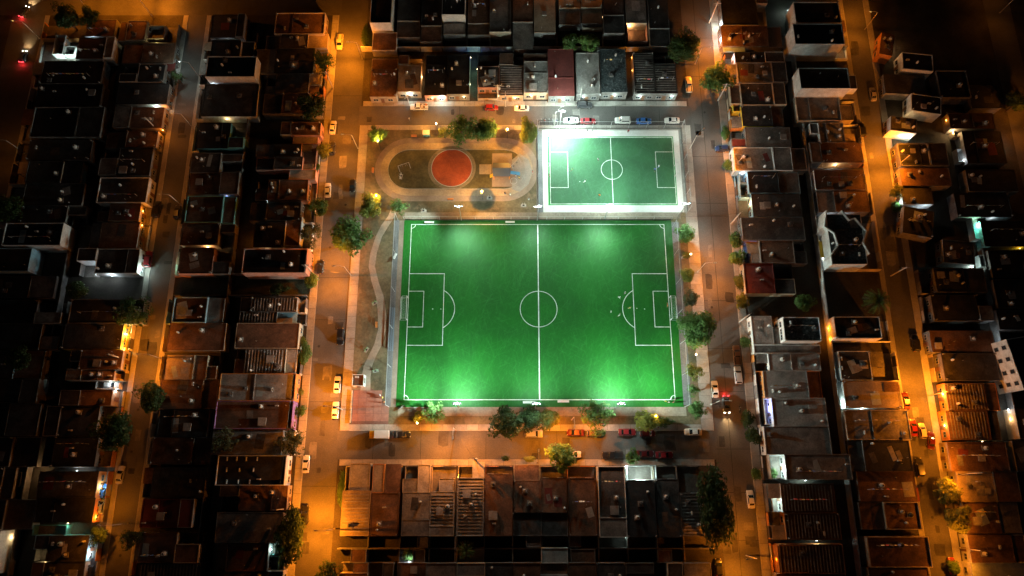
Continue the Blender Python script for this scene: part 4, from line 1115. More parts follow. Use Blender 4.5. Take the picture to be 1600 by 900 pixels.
mast(839.5,343.5,'double floodlight mast at the lower left corner of the small pitch',[(215,60,.45),(150,60,.45),(30,55,.5),(-60,70,.4)])
mast(945,341.5,'double floodlight mast between the two pitches',[(190,55,1.2,115),(150,62,.3),(-30,50,.9),(35,54,.8)])
mast(1060,339,'floodlight mast at the lower right corner of the small pitch',[(150,68,.6),(-40,60,.4)])
mast(874,200.5,'bright floodlight mast at the top left of the small pitch',[(155,40,4.6,125),(115,60,1.2),(40,62,.7)], power=420)

# ---- park lamps: globe over a wide dish, so the foot of the pole stays in shade
def park_lamp(px, py, label, power=70, h=5.0, dish=0.55, col=WARM):
    p = G(px, py, .1); root = empty('park_lamp', p)
    MB().lathe([(.12,0),(.12,.2),(.06,.25),(.05,h)],8).build('pole', M_DARK, root)
    MB().lathe([(.06,0),(dish,.02),(dish,.05),(.08,.12)],16,(0,0,h)).build('dish', M_DARK, root)
    MB().lathe([(.05,0),(.16,.1),(.20,.25),(.16,.4),(.05,.48)],12,(0,0,h+.12)).build('globe', E_WARM, root)
    light('POINT', root, (0,0,h+.80), col, power, .10)
    tag(root, label, 'park lamp', 'park lamps')
YEL2 = (1.0, 0.43, 0.055)
park_lamp(754,311,'park lamp with round shadow at its foot below the red pad',260,5.0,.5,YEL2)
park_lamp(793,216,'park lamp with round shadow at its foot above the play structure',230,5.0,.5,YEL2)
park_lamp(595,232,'park lamp at the upper left curve of the oval track',150,4.2,.3,YEL2)
park_lamp(593,316,'park lamp at the lower left curve of the oval track',150,4.2,.3,YEL2)
park_lamp(684,205,'park lamp under the tree above the red pad',120,4.0,.3,YEL2)
park_lamp(1074,404,'park lamp among the bushes right of the big pitch',22,3.5,.3,YEL2)
park_lamp(1082,558,'park lamp below the large tree right of the big pitch',45,3.5,.3,YEL2)
park_lamp(655,663,'park lamp beside the yellow lit bush below the pitch',45,3.5,.3,YEL2)
park_lamp(1020,652,'park lamp in the small tree near the lower right corner',36,3.5,.3,YEL2)

# ---- utility poles with cross-arms, and the cables between them
def utility_pole(px, py, label, h=8.5, rz=0, transformer=False):
    p = G(px, py, .1); root = empty('utility_pole', p, rz)
    MB().lathe([(.20,0),(.13,h)],8).build('pole', M_POLE, root)
    MB().box(-1.1,-.07,h-.5,1.1,.07,h-.36).box(-.7,-.06,h-1.3,.7,.06,h-1.18).build('crossarm', M_POLE, root)
    for x in (-1,-.35,.35,1): MB().lathe([(.05,0),(.07,.08),(.03,.2)],6,(x,0,h-.36)).build('insulator', M_BLACKPL, root)
    if transformer: MB().lathe([(.3,0),(.33,.1),(.33,.9),(.2,1.0)],10,(.55,.0,h-2.4)).build('transformer', M_STEEL, root)
    tag(root, label, 'utility pole', 'utility poles'); return p+Vector((0,0,h-.4))
poles = {k: utility_pole(*a) for k, a in {
 'c1':(520,137,'leaning looking utility pole by the orange lit wall left of the park street'),'c2':(490,428,'utility pole at the tall pink walled house left of the park'),
 'c3':(449,795,'utility pole casting a long shadow left of the bottom street lamp'),
 'd1':(1122,157,'utility pole in front of the round tree right of the park',9),'d2':(1142,350,'utility pole with crossarm beside the bushes right of the park',8.5,.6),'d3':(1155,503,'utility pole at the corner of the pale flat roof',8.5,.6),
 'd0':(1108,36,'utility pole beside the white lit yard near the top',9.5),
 'e1':(1392,431,'utility pole by the dark stretch of the second right street',8),'e2':(1499,740,'utility pole casting a diagonal shadow across the beige roof',9),
 'b1':(196,562,'utility pole beside the yellow lit yard at left',8),'b2':(248,205,'utility pole by the orange lit house at upper left',8),
 's1':(743,719,'utility pole in front of the pale canopy below the park',8.5,0,True),'t1':(778,157,'utility pole above the oval track by the green lit yard',8.5,0,True)}.items()}
def cable(a, b, label, sag=.8):
    m_ = MB(); pts = []
    for i in range(13):
        t = i/12; q = a.lerp(b, t); q.z -= sag*4*t*(1-t); pts.append(q)
    for u, v in zip(pts, pts[1:]): m_.tube(u, v, .03, n=4, caps=False)
    tag(m_.build('cable', M_BLACKPL), label, 'cable', 'overhead cables')
for a, b, l in (('c1','c2','long overhead cable along the street left of the park, upper span'),('c2','c3','long overhead cable along the street left of the park, lower span'),
 ('d0','d1','short overhead cable at the top of the street right of the park'),('d1','d2','overhead cable along the street right of the park, upper span'),('d2','d3','overhead cable along the street right of the park, lower span')):
    cable(poles[a], poles[b], l)
cable(poles['c2'], G(548,430,8), 'overhead cable crossing the street left of the park'); cable(poles['s1'], G(712,672,8), 'overhead cable crossing the street below the park')
cable(poles['d2'], G(1066,338,8), 'overhead cable crossing the street right of the park')

# ================================================================ fences and goals
def fence(x0, y0, x1, y1, h, nposts, label, wall=0.0, step=.45, topdark=False):
    L_ = math.hypot(x1-x0, y1-y0); root = empty('net_fence', ((x0+x1)/2,(y0+y1)/2,.1), math.atan2(y1-y0, x1-x0))
    me = MB().tube((0,0,0),(0,0,h),.06).mesh('post', M_STEEL)
    for i in range(nposts): inst('post', me, root, (-L_/2+L_*i/(nposts-1),0,0))
    m_ = MB(); r = .009
    n = int(L_/step)
    for i in range(n+1): q = -L_/2+L_*i/n; m_.tube((q,0,.05),(q,0,h-.05),r,n=3,caps=False)
    for j in range(int(h/step)+1): m_.tube((-L_/2,0,.05+j*step),(L_/2,0,.05+j*step),r,n=3,caps=False)
    o = m_.build('net', M_DARK, root); o['kind'] = 'stuff'
    MB().tube((-L_/2,0,h),(L_/2,0,h),.045).build('top_rail', M_STEEL if not topdark else M_DARK, root)
    if wall: MB().box(-L_/2,-.1,0,L_/2,.1,wall).build('base_wall', WALL['dark'], root)
    tag(root, label, 'fence', 'net fences round the pitches')
fx = X(617,450); fence(fx, by0, fx, by1, 5.5, 6, 'tall net fence on slim posts left of the big pitch')
fx = X(1059.5,492); fence(fx, by0, fx, by1-2, 5.5, 7, 'tall net fence on slim posts right of the big pitch')
fence(bx0, by1+.15, bx1, by1+.15, 2.4, 16, 'fence with dark base along the top of the big pitch', .45)
fence(X(840,265), ay0, X(840,265), ay1+1, 4.5, 6, 'fence with dark base left of the small pitch', .4)
fence(X(1069,265), ay0, X(1069,265), ay1+1, 4.5, 6, 'fence with dark base right of the small pitch', .4)
fence(ax0-1, ay1+.6, ax1+1, ay1+.6, 4.0, 9, 'fence above the small pitch beside the parked cars', .25)

def goal(x, y, d, w, h, dep, label):
    root = empty('goal', (x, y, .14), 0 if d > 0 else math.pi)   # opens towards +x, net behind
    me = MB().tube((0,0,0),(0,0,h),.06,n=8).mesh('goalpost', M_WHITE)
    for s_ in (-1,1): inst('goalpost', me, root, (0,s_*w/2,0))
    MB().tube((0,-w/2-.06,h),(0,w/2+.06,h),.06,n=8).build('crossbar', M_WHITE, root)
    fr = MB()
    for s_ in (-1,1): fr.tube((0,s_*w/2,h),(-dep*.6,s_*w/2,h),.035); fr.tube((-dep*.6,s_*w/2,h),(-dep,s_*w/2,0),.035); fr.tube((0,s_*w/2,.04),(-dep,s_*w/2,.04),.035)
    fr.tube((-dep,-w/2,.04),(-dep,w/2,.04),.035); fr.tube((-dep*.6,-w/2,h),(-dep*.6,w/2,h),.03); fr.build('back_frame', M_STEEL, root)
    nt_ = MB(); r = .008
    for i in range(int(w/.3)+1):
        q = -w/2+i*.3; nt_.tube((0,q,h),(-dep*.6,q,h),r,n=3,caps=False); nt_.tube((-dep*.6,q,h),(-dep,q,0),r,n=3,caps=False)
    for j in range(1,8): t = j/8; nt_.tube((-dep*.6-dep*.4*t,-w/2,h*(1-t)),(-dep*.6-dep*.4*t,w/2,h*(1-t)),r,n=3,caps=False)
    for j in range(1,4): nt_.tube((-dep*.6*j/4,-w/2,h),(-dep*.6*j/4,w/2,h),r,n=3,caps=False)
    o = nt_.build('net', M_WHITE, root); o['kind'] = 'stuff'
    tag(root, label, 'goal', 'football goals')
goal(lx0-.1, cym, 1, 6.2, 2.2, 2.0, 'white goal at the left end of the big pitch')
goal(lx1+.1, cym, -1, 6.2, 2.2, 2.0, 'white goal at the right end of the big pitch')
goal(sx0-.1, scy-.5, 1, 3.2, 2.1, 1.3, 'small goal at the left end of the small pitch')
goal(sx1+.1, scy-.5, -1, 3.2, 2.1, 1.3, 'small goal at the right end of the small pitch')

# benches beside the big pitch, park benches, bins
M_ORB = plain('orange_bench',(.62,.22,.05),.6)  # concrete benches, with the lamplight on them painted as orange
def bench(px, py, rz, label, m=None, w=1.7, name='park_bench', group='park benches'):
    m = m or M_ORB; root = empty(name, G(px,py,.12), R(rz))
    for k in range(3): MB().box(-w/2,-.24+k*.17,.42,w/2,-.10+k*.17,.46).build('seat_plank', m, root)
    for k in range(2): MB().box(-w/2,.27,.55+k*.17,w/2,.31,.68+k*.17).build('back_plank', m, root)
    for s_ in (-1,1): MB().box(s_*w*.4-.05,-.25,0,s_*w*.4+.05,.3,.42).box(s_*w*.4-.04,.25,.42,s_*w*.4+.04,.30,.86).build('leg', WALL['grey'], root)
    tag(root, label, 'bench', group)
bench(647,214,0,'orange lit bench above the oval track near its left end'); bench(583.5,267,90,'orange lit bench left of the oval track')
bench(704,312,180,'orange lit bench below the red pad'); bench(589,508,90,'orange lit bench beside the winding path'); bench(618,401,70,'pale bench by the grey strip left of the pitch', M_WHITE)
bench(671,348,180,'pale players bench at the top left of the big pitch',M_WHITE,2.6,'players_bench','players benches')
bench(797,347.5,180,'pale players bench left of the halfway line',M_WHITE,2.6,'players_bench','players benches'); bench(880,627.5,0,'pale players bench right of the halfway line, bottom side',M_WHITE,3.0,'players_bench','players benches')
bench(826,629,0,'pale players bench left of the halfway line, bottom side',M_WHITE,3.0,'players_bench','players benches')
def bleacher():
    p0, p1 = G(613.5,481,.1), G(611,549,.1); L_ = p0.y-p1.y
    root = empty('bleacher', ((p0.x+p1.x)/2, (p0.y+p1.y)/2, .1))
    m = plain('blue_grey_board',(.20,.23,.28),.6)
    for k in range(3): MB().box(-.7+k*.5,-L_/2,.35+k*.0+.25*(2-k),-.32+k*.5,L_/2,.40+.25*(2-k)).build('seat_plank', m, root)
    for i in range(6):
        y = -L_/2+.3+(L_-.6)*i/5
        MB().box(-.7,y-.05,0,-.6,y+.05,.85).box(-.15,y-.05,0,-.05,y+.05,.6).box(.5,y-.05,0,.6,y+.05,.35).build('support', M_STEEL, root)
    tag(root, 'long blue grey bleacher beside the left fence of the pitch', 'bleacher')
bleacher()
# ---- play structure with roofed tower, slide and steps
def play():
    c = G(784, 272, .13); root = empty('play_structure', c)
    s_ = 7.0
    m1 = plain('play_slate',(.06,.07,.09),.5); m2 = plain('play_orange',(.65,.25,.04),.5); m3 = plain('play_blue',(.05,.22,.42),.4); m4 = plain('play_yellow',(.7,.5,.05),.5)
    for x in (-2.2,2.2):
        for y in (-1.6,1.6): MB().box(x-.09,y-.09,0,x+.09,y+.09,3.0).build('post', m2, root)
    for k in range(6): MB().box(-2.2,-1.6+k*.54,1.2,2.2,-1.12+k*.54,1.28).build('deck_plank', M_WOOD, root)
    for sd in (-1,1): MB().add([(-2.6,0,3.9),(2.6,0,3.9),(2.4,sd*2.1,2.9),(-2.4,sd*2.1,2.9),(-2.6,0,4.0),(2.6,0,4.0),(2.4,sd*2.1,3.0),(-2.4,sd*2.1,3.0)],[(0,3,2,1),(4,5,6,7),(0,1,5,4),(1,2,6,5),(2,3,7,6),(3,0,4,7)]).build('roof_panel', m1, root)
    MB().add([(2.2,-.5,1.25),(2.2,.5,1.25),(5.2,.5,.15),(5.2,-.5,.15),(2.2,-.5,1.35),(2.2,.5,1.35),(5.2,.5,.25),(5.2,-.5,.25)],[(0,1,2,3),(7,6,5,4),(0,3,7,4),(1,5,6,2),(3,2,6,7)]).box(2.2,-.56,1.3,2.3,-.5,1.6).build('slide', m3, root)
    for k in range(4): MB().box(-3.4+k*.32,-1.2,.1+k*.28,-3.1+k*.32,-.2,.18+k*.28).build('step', m4, root)
    MB().box(-2.2,1.55,1.28,2.2,1.62,2.1).build('railing', m2, root)
    MB().ring(3.4,-2.6,.9,1.0,.9,1.0).tube((2.5,-2.6,0),(2.5,-2.6,1.0),.05).tube((4.3,-2.6,0),(4.3,-2.6,1.0),.05).build('climbing_ring', M_STEEL, root)
    tag(root, 'play structure with slate roof, deck and slide beside the cream pad', 'playground')
play()
def swing(px, py, rz, label):
    root = empty('swing_set', G(px,py,.13), R(rz)); 
    f = MB()
    for x in (-1.6,1.6): f.tube((x,-.8,0),(x,0,2.3),.05); f.tube((x,.8,0),(x,0,2.3),.05)
    f.tube((-1.6,0,2.3),(1.6,0,2.3),.05); f.build('frame', M_STEEL, root)
    for x in (-.7,.7): MB().box(x-.25,-.1,.5,x+.25,.1,.54).build('seat', M_BLACKPL, root); MB().tube((x-.2,0,.54),(x-.2,0,2.3),.015,n=4).tube((x+.2,0,.54),(x+.2,0,2.3),.015,n=4).build('chain', M_STEEL, root)
    tag(root, label, 'swing', 'playground equipment')
swing(632,262,20,'grey swing set on the left half of the oval lawn'); swing(805,258,50,'swing set on the paved fan right of the play structure')
def exercise(px, py, rz, label, col):
    root = empty('exercise_machine', G(px,py,.11), R(rz)); m = plain('ex_'+str(col),col,.5)
    MB().tube((-.6,0,0),(-.6,0,1.5),.05).tube((.6,0,0),(.6,0,1.5),.05).tube((-.6,0,1.5),(.6,0,1.5),.04).build('frame', m, root)
    MB().box(-.25,-.25,.5,.25,.2,.58).build('seat', M_BLACKPL, root); MB().tube((-.3,.2,.3),(-.3,.55,1.1),.03).tube((.3,.2,.3),(.3,.55,1.1),.03).build('lever', m, root)
    MB().box(-.8,-.35,0,.8,.45,.04).build('base_plate', M_KERB, root)
    tag(root, label, 'exercise machine', 'outdoor exercise machines')
for a in ((627,276,80,'small exercise machine near the left end of the oval lawn',(.5,.5,.5)),(662,330,0,'exercise machine on the pale ground left of the mast',(.45,.45,.4)),(586,474,30,'green exercise machine left of the winding path, upper',(.1,.4,.15)),
 (573,547,60,'green exercise machine left of the winding path, middle',(.12,.4,.16)),(587,580,10,'green framed exercise machine right of the winding path',(.14,.42,.2)),(765,310,0,'grey exercise machine in the round lamp shadow',(.5,.45,.4)),
 (818,322,0,'pale exercise machine near the lower left of the small pitch',(.6,.55,.5)),(1068,402,20,'pale exercise machine among the bushes on the right',(.6,.6,.55))): exercise(*a)
# vendor cart by the track
def cart():
    root = empty('vendor_cart', G(667,212,.12)); m = plain('cart_teal',(.15,.45,.48),.4)
    MB().box(-.9,-.5,.45,.9,.5,1.1).build('body', m, root); MB().box(-1.0,-.7,2.0,1.0,.7,2.08).build('awning', WALL['white'], root)
    for x in (-.85,.85): MB().tube((x,-.45,1.1),(x,-.45,2.0),.03).tube((x,.45,1.1),(x,.45,2.0),.03).build('post', M_STEEL, root)
    wl = MB().tube((0,-.05,0),(0,.05,0),.3,n=14).mesh('wheel', M_BLACKPL)
    for x in (-.55,.55):
        for y in (-.52,.52): inst('wheel', wl, root, (x,y,.3))
    tag(root, 'teal vendor cart with pale awning above the oval track', 'cart')
cart()
def kiosk():
    p = G(559.5,594,2.6); root = empty('kiosk', (p.x,p.y,.1))
    m_ = MB(); hollow(m_, -1.5,-1.5,1.5,1.5,0,2.75,.14); m_.build('wall', WALL['white'], root)
    MB().box(-1.36,-1.36,2.2,1.36,1.36,2.4).build('roof', ROOF['brown'], root)
    w_ = inst('window', ME_WIN, root, (1.53,0,1.0), R(90)); inst('pane', ME_PANE, w_)
    d_ = inst('door', ME_DOOR, root, (0,-1.53,0)); inst('handle', ME_KNOB, d_, (.36,-.06,1))
    inst('air_conditioner', ME_AC, root, (-.3,.8,2.4))
    tag(root, 'small white kiosk with brown roof beside the red plaza', 'kiosk')
kiosk()
# low wall by the plaza and a signboard
m_ = MB().box(-.15,-4.2,0,.15,4.2,.45); o = m_.build('low_wall', WALL['cream']); o.location = G(549,635,.11); tag(o,'low cream seat wall along the left edge of the red plaza','wall')

# ================================================================ trees
def leaf_mat(name, c1, c2):
    m = bpy.data.materials.new(name); m.use_nodes = True; n = m.node_tree; N = n.nodes; L = n.links
    b = N['Principled BSDF']; b.inputs['Roughness'].default_value = .6; b.inputs['Specular IOR Level'].default_value = .25
    g = N.new('ShaderNodeNewGeometry'); oi = N.new('ShaderNodeObjectInfo')
    mx = N.new('ShaderNodeMix'); mx.data_type = 'RGBA'; mx.inputs['A'].default_value = (*c1,1); mx.inputs['B'].default_value = (*c2,1)
    L.new(g.outputs['Random Per Island'], mx.inputs['Factor'])
    r = N.new('ShaderNodeMapRange'); r.inputs['To Min'].default_value = .75; r.inputs['To Max'].default_value = 1.25; L.new(oi.outputs['Random'], r.inputs['Value'])
    s_ = N.new('ShaderNodeVectorMath'); s_.operation = 'SCALE'; L.new(mx.outputs['Result'], s_.inputs[0]); L.new(r.outputs[0], s_.inputs['Scale'])
    L.new(s_.outputs[0], b.inputs['Base Color'])
    tr = N.new('ShaderNodeBsdfTranslucent'); L.new(s_.outputs[0], tr.inputs['Color'])
    ms = N.new('ShaderNodeMixShader'); ms.inputs[0].default_value = .4
    L.new(b.outputs[0], ms.inputs[1]); L.new(tr.outputs[0], ms.inputs[2]); L.new(ms.outputs[0], N['Material Output'].inputs['Surface'])
    return m
LEAF = {'g': leaf_mat('leaf_green',(.07,.15,.035),(.13,.24,.07)), 'y': leaf_mat('leaf_yellow_and_lamplit',(.13,.17,.03),(.22,.23,.05)), 'd': leaf_mat('leaf_dark_and_shaded',(.025,.05,.014),(.05,.09,.025)), 's': leaf_mat('leaf_greyish',(.075,.10,.045),(.12,.14,.07))}  # yellow and dark leaves also paint lamplight and shade on crowns
M_BARK = plain('bark',(.10,.075,.055),.9)
def crown_mesh(name, nl, lobes, seed, leaf=.11, flat=.75, spread=.62, lobe_r=.42, gap=0.0):
    rg = np.random.default_rng(seed); C = []
    while len(C) < lobes:
        p = rg.uniform(-1,1,3)
        if np.linalg.norm(p) <= 1: C.append(p*np.array([spread,spread,spread*flat])*rg.uniform(.5,1.15))
    C = np.array(C); rad = rg.uniform(.55,1.15,lobes)*lobe_r
    idx = rg.integers(0,lobes,nl); d = rg.normal(size=(nl,3)); d /= np.linalg.norm(d,axis=1)[:,None]
    rr = rg.uniform(.55,1.0,nl)**.5
    P = C[idx]+d*(rad[idx]*rr)[:,None]*np.array([1,1,flat])
    P += rg.normal(size=(nl,3))*.03
    nrm = d+np.array([0,0,.6])+rg.normal(size=(nl,3))*.45; nrm /= np.linalg.norm(nrm,axis=1)[:,None]
    u = np.cross(nrm, rg.normal(size=(nl,3))); u /= np.linalg.norm(u,axis=1)[:,None]; w = np.cross(nrm,u)
    s_ = leaf*rg.uniform(.55,1.25,nl)[:,None]
    V = np.stack([P-u*s_, P-w*s_*.45-u*s_*.1, P+u*s_, P+w*s_*.45-u*s_*.1],1).reshape(-1,3)
    me = bpy.data.meshes.new(name); me.from_pydata(V.tolist(),[],np.arange(nl*4).reshape(-1,4).tolist()); me.update(); return me
CROWNS = {}
def crown(kind, v, lf):
    k = (kind, v, lf)
    if k not in CROWNS:
        a = {'round': dict(nl=2600,lobes=30,leaf=.085,spread=.74,lobe_r=.33), 'loose': dict(nl=1500,lobes=30,leaf=.075,spread=.8,lobe_r=.28), 'bush': dict(nl=1300,lobes=14,leaf=.12,spread=.6,lobe_r=.45), 'big': dict(nl=4600,lobes=44,leaf=.065,spread=.72,lobe_r=.30)}[kind]
        me = crown_mesh('crown', seed=v*17+len(CROWNS)+3, **a); me.materials.append(LEAF[lf]); CROWNS[k] = me
    return CROWNS[k]
def trunk_mesh(seed):
    rg = random.Random(seed); m_ = MB(); m_.tube((0,0,0),(.02,.01,.5),.10,.075,7,caps=False); m_.tube((.02,.01,.5),(.0,.03,1.0),.075,.055,7)
    for k in range(6):
        t = k*1.05+rg.random(); z = rg.uniform(.55,1.0); e = Vector((math.cos(t)*rg.uniform(.35,.6), math.sin(t)*rg.uniform(.35,.6), z+rg.uniform(.25,.6)))
        m_.tube((.01,.02,z),e,.04,.015,5); m_.tube(e*.7+Vector((0,0,z*.3)), e+Vector((rg.uniform(-.3,.3),rg.uniform(-.3,.3),.25)),.02,.008,4)
    return m_.mesh('trunk', M_BARK)
TRUNKS = [trunk_mesh(i) for i in range(4)]
NT = [0]
def tree(px, py, r, label, kind='round', lf='g', ry=None, hgt=None, group=None, cat='tree', name='tree'):
    """px,py: crown centre, r: crown radius in photo pixels"""
    NT[0] += 1; i = NT[0]
    rm = r/5.7; zc = hgt if hgt else max(1.0, rm*1.15+ (1.2 if cat == 'tree' else -.3)); g = G(px, py, zc)
    root = empty(name, (g.x,g.y,.02), rnd.uniform(0,6.28) if not ry else 0)
    ryy = (ry/5.7) if ry else rm
    inst('trunk', TRUNKS[i % 4], root, (0,0,0), 0, (rm*.75, ryy*.75, zc*.85))
    inst('crown', crown(kind, i % 3, lf), root, (0,0,zc), 0, (rm*1.2, ryy*1.2, min(rm,ryy)*1.05))
    tag(root, label, cat, group or ('shrubs' if cat == 'shrub' else 'trees'))
def bush(px, py, r, label, lf='g', ry=None): tree(px, py, r, label, 'bush', lf, ry, cat='shrub', name='shrub')
P_ = 'trees in and round the park'
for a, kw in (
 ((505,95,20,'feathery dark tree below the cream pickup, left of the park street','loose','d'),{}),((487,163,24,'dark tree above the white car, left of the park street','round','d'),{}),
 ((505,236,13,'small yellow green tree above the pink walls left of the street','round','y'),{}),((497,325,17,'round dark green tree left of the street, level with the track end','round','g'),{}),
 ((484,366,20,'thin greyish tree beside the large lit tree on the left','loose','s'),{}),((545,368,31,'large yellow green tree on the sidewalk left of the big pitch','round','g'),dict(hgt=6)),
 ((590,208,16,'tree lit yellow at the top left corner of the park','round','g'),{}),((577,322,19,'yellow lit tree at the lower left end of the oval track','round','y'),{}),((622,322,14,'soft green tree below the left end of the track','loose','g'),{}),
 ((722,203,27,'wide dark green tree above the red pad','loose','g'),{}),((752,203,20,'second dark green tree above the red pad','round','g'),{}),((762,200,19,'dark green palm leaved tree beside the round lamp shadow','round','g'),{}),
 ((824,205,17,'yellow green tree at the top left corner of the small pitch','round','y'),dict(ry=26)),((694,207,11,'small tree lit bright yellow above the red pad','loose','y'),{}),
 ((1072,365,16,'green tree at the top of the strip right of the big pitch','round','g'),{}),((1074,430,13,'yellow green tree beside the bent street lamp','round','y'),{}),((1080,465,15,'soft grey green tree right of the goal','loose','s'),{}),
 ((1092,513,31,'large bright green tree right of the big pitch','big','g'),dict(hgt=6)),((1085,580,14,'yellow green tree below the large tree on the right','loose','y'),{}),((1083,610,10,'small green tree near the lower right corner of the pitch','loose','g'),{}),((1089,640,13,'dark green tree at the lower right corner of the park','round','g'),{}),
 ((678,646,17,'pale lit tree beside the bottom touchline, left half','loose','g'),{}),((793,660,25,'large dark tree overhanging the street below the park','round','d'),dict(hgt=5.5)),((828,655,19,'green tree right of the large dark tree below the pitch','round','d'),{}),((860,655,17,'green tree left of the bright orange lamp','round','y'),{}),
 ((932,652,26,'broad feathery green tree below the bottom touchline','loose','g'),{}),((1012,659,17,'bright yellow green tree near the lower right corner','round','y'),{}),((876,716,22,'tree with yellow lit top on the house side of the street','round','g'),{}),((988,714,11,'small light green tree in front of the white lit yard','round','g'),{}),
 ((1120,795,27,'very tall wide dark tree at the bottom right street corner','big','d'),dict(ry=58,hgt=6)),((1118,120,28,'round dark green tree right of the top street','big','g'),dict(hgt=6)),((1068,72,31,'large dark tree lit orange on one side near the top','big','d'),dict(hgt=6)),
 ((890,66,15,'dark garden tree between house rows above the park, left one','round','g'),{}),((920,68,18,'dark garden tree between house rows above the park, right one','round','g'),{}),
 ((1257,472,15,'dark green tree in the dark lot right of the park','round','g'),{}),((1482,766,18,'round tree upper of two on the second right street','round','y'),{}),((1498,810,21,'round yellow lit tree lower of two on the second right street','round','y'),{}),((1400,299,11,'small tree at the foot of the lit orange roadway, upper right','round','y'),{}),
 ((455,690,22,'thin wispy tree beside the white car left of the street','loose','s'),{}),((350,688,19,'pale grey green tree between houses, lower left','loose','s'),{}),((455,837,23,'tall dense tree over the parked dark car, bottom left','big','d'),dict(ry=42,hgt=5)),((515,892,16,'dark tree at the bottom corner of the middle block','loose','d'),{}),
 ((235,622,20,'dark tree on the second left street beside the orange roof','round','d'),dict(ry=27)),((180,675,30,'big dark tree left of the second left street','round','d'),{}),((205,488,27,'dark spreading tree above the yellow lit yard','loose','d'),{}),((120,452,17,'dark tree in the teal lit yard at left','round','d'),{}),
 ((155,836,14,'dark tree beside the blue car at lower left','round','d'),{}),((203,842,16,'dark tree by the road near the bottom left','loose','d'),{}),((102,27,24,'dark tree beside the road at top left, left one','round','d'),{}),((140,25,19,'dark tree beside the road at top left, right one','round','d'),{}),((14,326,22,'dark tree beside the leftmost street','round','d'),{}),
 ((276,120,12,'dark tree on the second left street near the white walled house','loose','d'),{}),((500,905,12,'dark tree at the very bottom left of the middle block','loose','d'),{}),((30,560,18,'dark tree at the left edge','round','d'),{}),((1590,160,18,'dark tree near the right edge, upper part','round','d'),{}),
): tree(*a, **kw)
for a in (
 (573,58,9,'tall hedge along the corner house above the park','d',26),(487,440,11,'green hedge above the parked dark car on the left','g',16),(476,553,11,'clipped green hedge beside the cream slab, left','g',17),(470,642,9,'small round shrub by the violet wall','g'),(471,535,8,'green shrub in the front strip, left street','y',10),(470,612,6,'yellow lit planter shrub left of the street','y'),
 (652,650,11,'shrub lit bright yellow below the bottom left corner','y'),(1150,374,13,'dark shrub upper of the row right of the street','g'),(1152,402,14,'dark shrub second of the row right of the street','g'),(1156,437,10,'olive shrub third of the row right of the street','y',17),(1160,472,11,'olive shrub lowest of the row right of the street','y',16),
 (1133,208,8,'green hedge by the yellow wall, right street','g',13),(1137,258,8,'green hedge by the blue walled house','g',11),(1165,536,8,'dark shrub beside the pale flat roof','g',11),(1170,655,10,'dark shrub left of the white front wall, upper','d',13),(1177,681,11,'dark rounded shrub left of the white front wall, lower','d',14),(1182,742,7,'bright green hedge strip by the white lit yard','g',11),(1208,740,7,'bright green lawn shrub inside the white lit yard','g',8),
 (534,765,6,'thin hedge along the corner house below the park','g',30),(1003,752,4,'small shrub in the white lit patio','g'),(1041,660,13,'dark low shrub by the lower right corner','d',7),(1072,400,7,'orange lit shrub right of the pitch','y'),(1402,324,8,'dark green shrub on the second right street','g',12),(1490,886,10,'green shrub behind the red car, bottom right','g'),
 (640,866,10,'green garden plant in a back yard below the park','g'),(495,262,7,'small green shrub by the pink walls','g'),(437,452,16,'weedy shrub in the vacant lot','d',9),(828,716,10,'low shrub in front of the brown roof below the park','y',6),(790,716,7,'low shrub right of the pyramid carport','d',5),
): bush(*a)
def palm(px, py, r, label, hgt=5):
    g = G(px,py,hgt); root = empty('palm_tree', (g.x,g.y,.02), 1); rm = r/5.7
    MB().lathe([(.2,0),(.16,hgt*.5),(.14,hgt)],8).build('trunk', M_BARK, root)
    rg = random.Random(int(px))
    for k in range(20):
        t = k*2.399; el = .25+.5*rg.random(); m_ = MB(); pts = []
        for i in range(7):
            s_ = i/6; rr_ = rm*s_*(1-.1*el); pts.append(Vector((math.cos(t)*rr_, math.sin(t)*rr_, hgt+rm*(el*s_-.75*s_*s_))))
        side = Vector((-math.sin(t),math.cos(t),0))
        for i in range(6):
            a, b = pts[i], pts[i+1]
            for q in range(3):
                u = a.lerp(b,q/3); d_ = (b-a).normalized()
                for sg in (-1,1):
                    tip = u+side*sg*rm*.22*(1-.5*i/6)+d_*rm*.12-Vector((0,0,.06*rm)); m_.add([u,u+d_*rm*.05,tip],[(0,1,2)])
        m_.build('frond', LEAF['g'] if k % 3 else LEAF['s'], root)
    tag(root, label, 'palm tree', 'palms')
palm(1372,470,22,'pale fronded palm beside the dark stretch of the second right street',6); palm(728,860,14,'garden palm lit from below in a back yard',3)
# ================================================================ vehicles
M_TYRE = plain('tyre_rubber',(.02,.02,.02),.8); M_RIM = plain('alloy',(.5,.5,.5),.35,.6)
M_CGLASS = plain('car_glass',(.015,.02,.025),.06,0,.7)
M_HLOFF = plain('headlight_off',(.6,.62,.62),.15); M_TLOFF = plain('taillight_off',(.25,.015,.015),.2)
E_HL = emit('headlight_on',(1,.82,.55),2.5); E_TL = emit('taillight_on',(1,.03,.04),.9)
ME_TYRE = MB().tube((0,-.1,0),(0,.1,0),.32,n=16).mesh('tyre', M_TYRE); ME_RIM = MB().tube((0,-.105,0),(0,.105,0),.2,n=10).mesh('rim', M_RIM)
PAINT = {}
PCOL = {'white':(.72,.72,.70),'cream':(.60,.54,.42),'silver':(.42,.43,.44),'black':(.018,.018,.02),'dark grey':(.06,.06,.065),'red':(.27,.018,.025),'dark red':(.11,.013,.016),'blue':(.03,.12,.38),'dark blue':(.02,.04,.12),'grey blue':(.22,.30,.38),'yellow':(.62,.42,.04),'brown':(.16,.09,.05)}
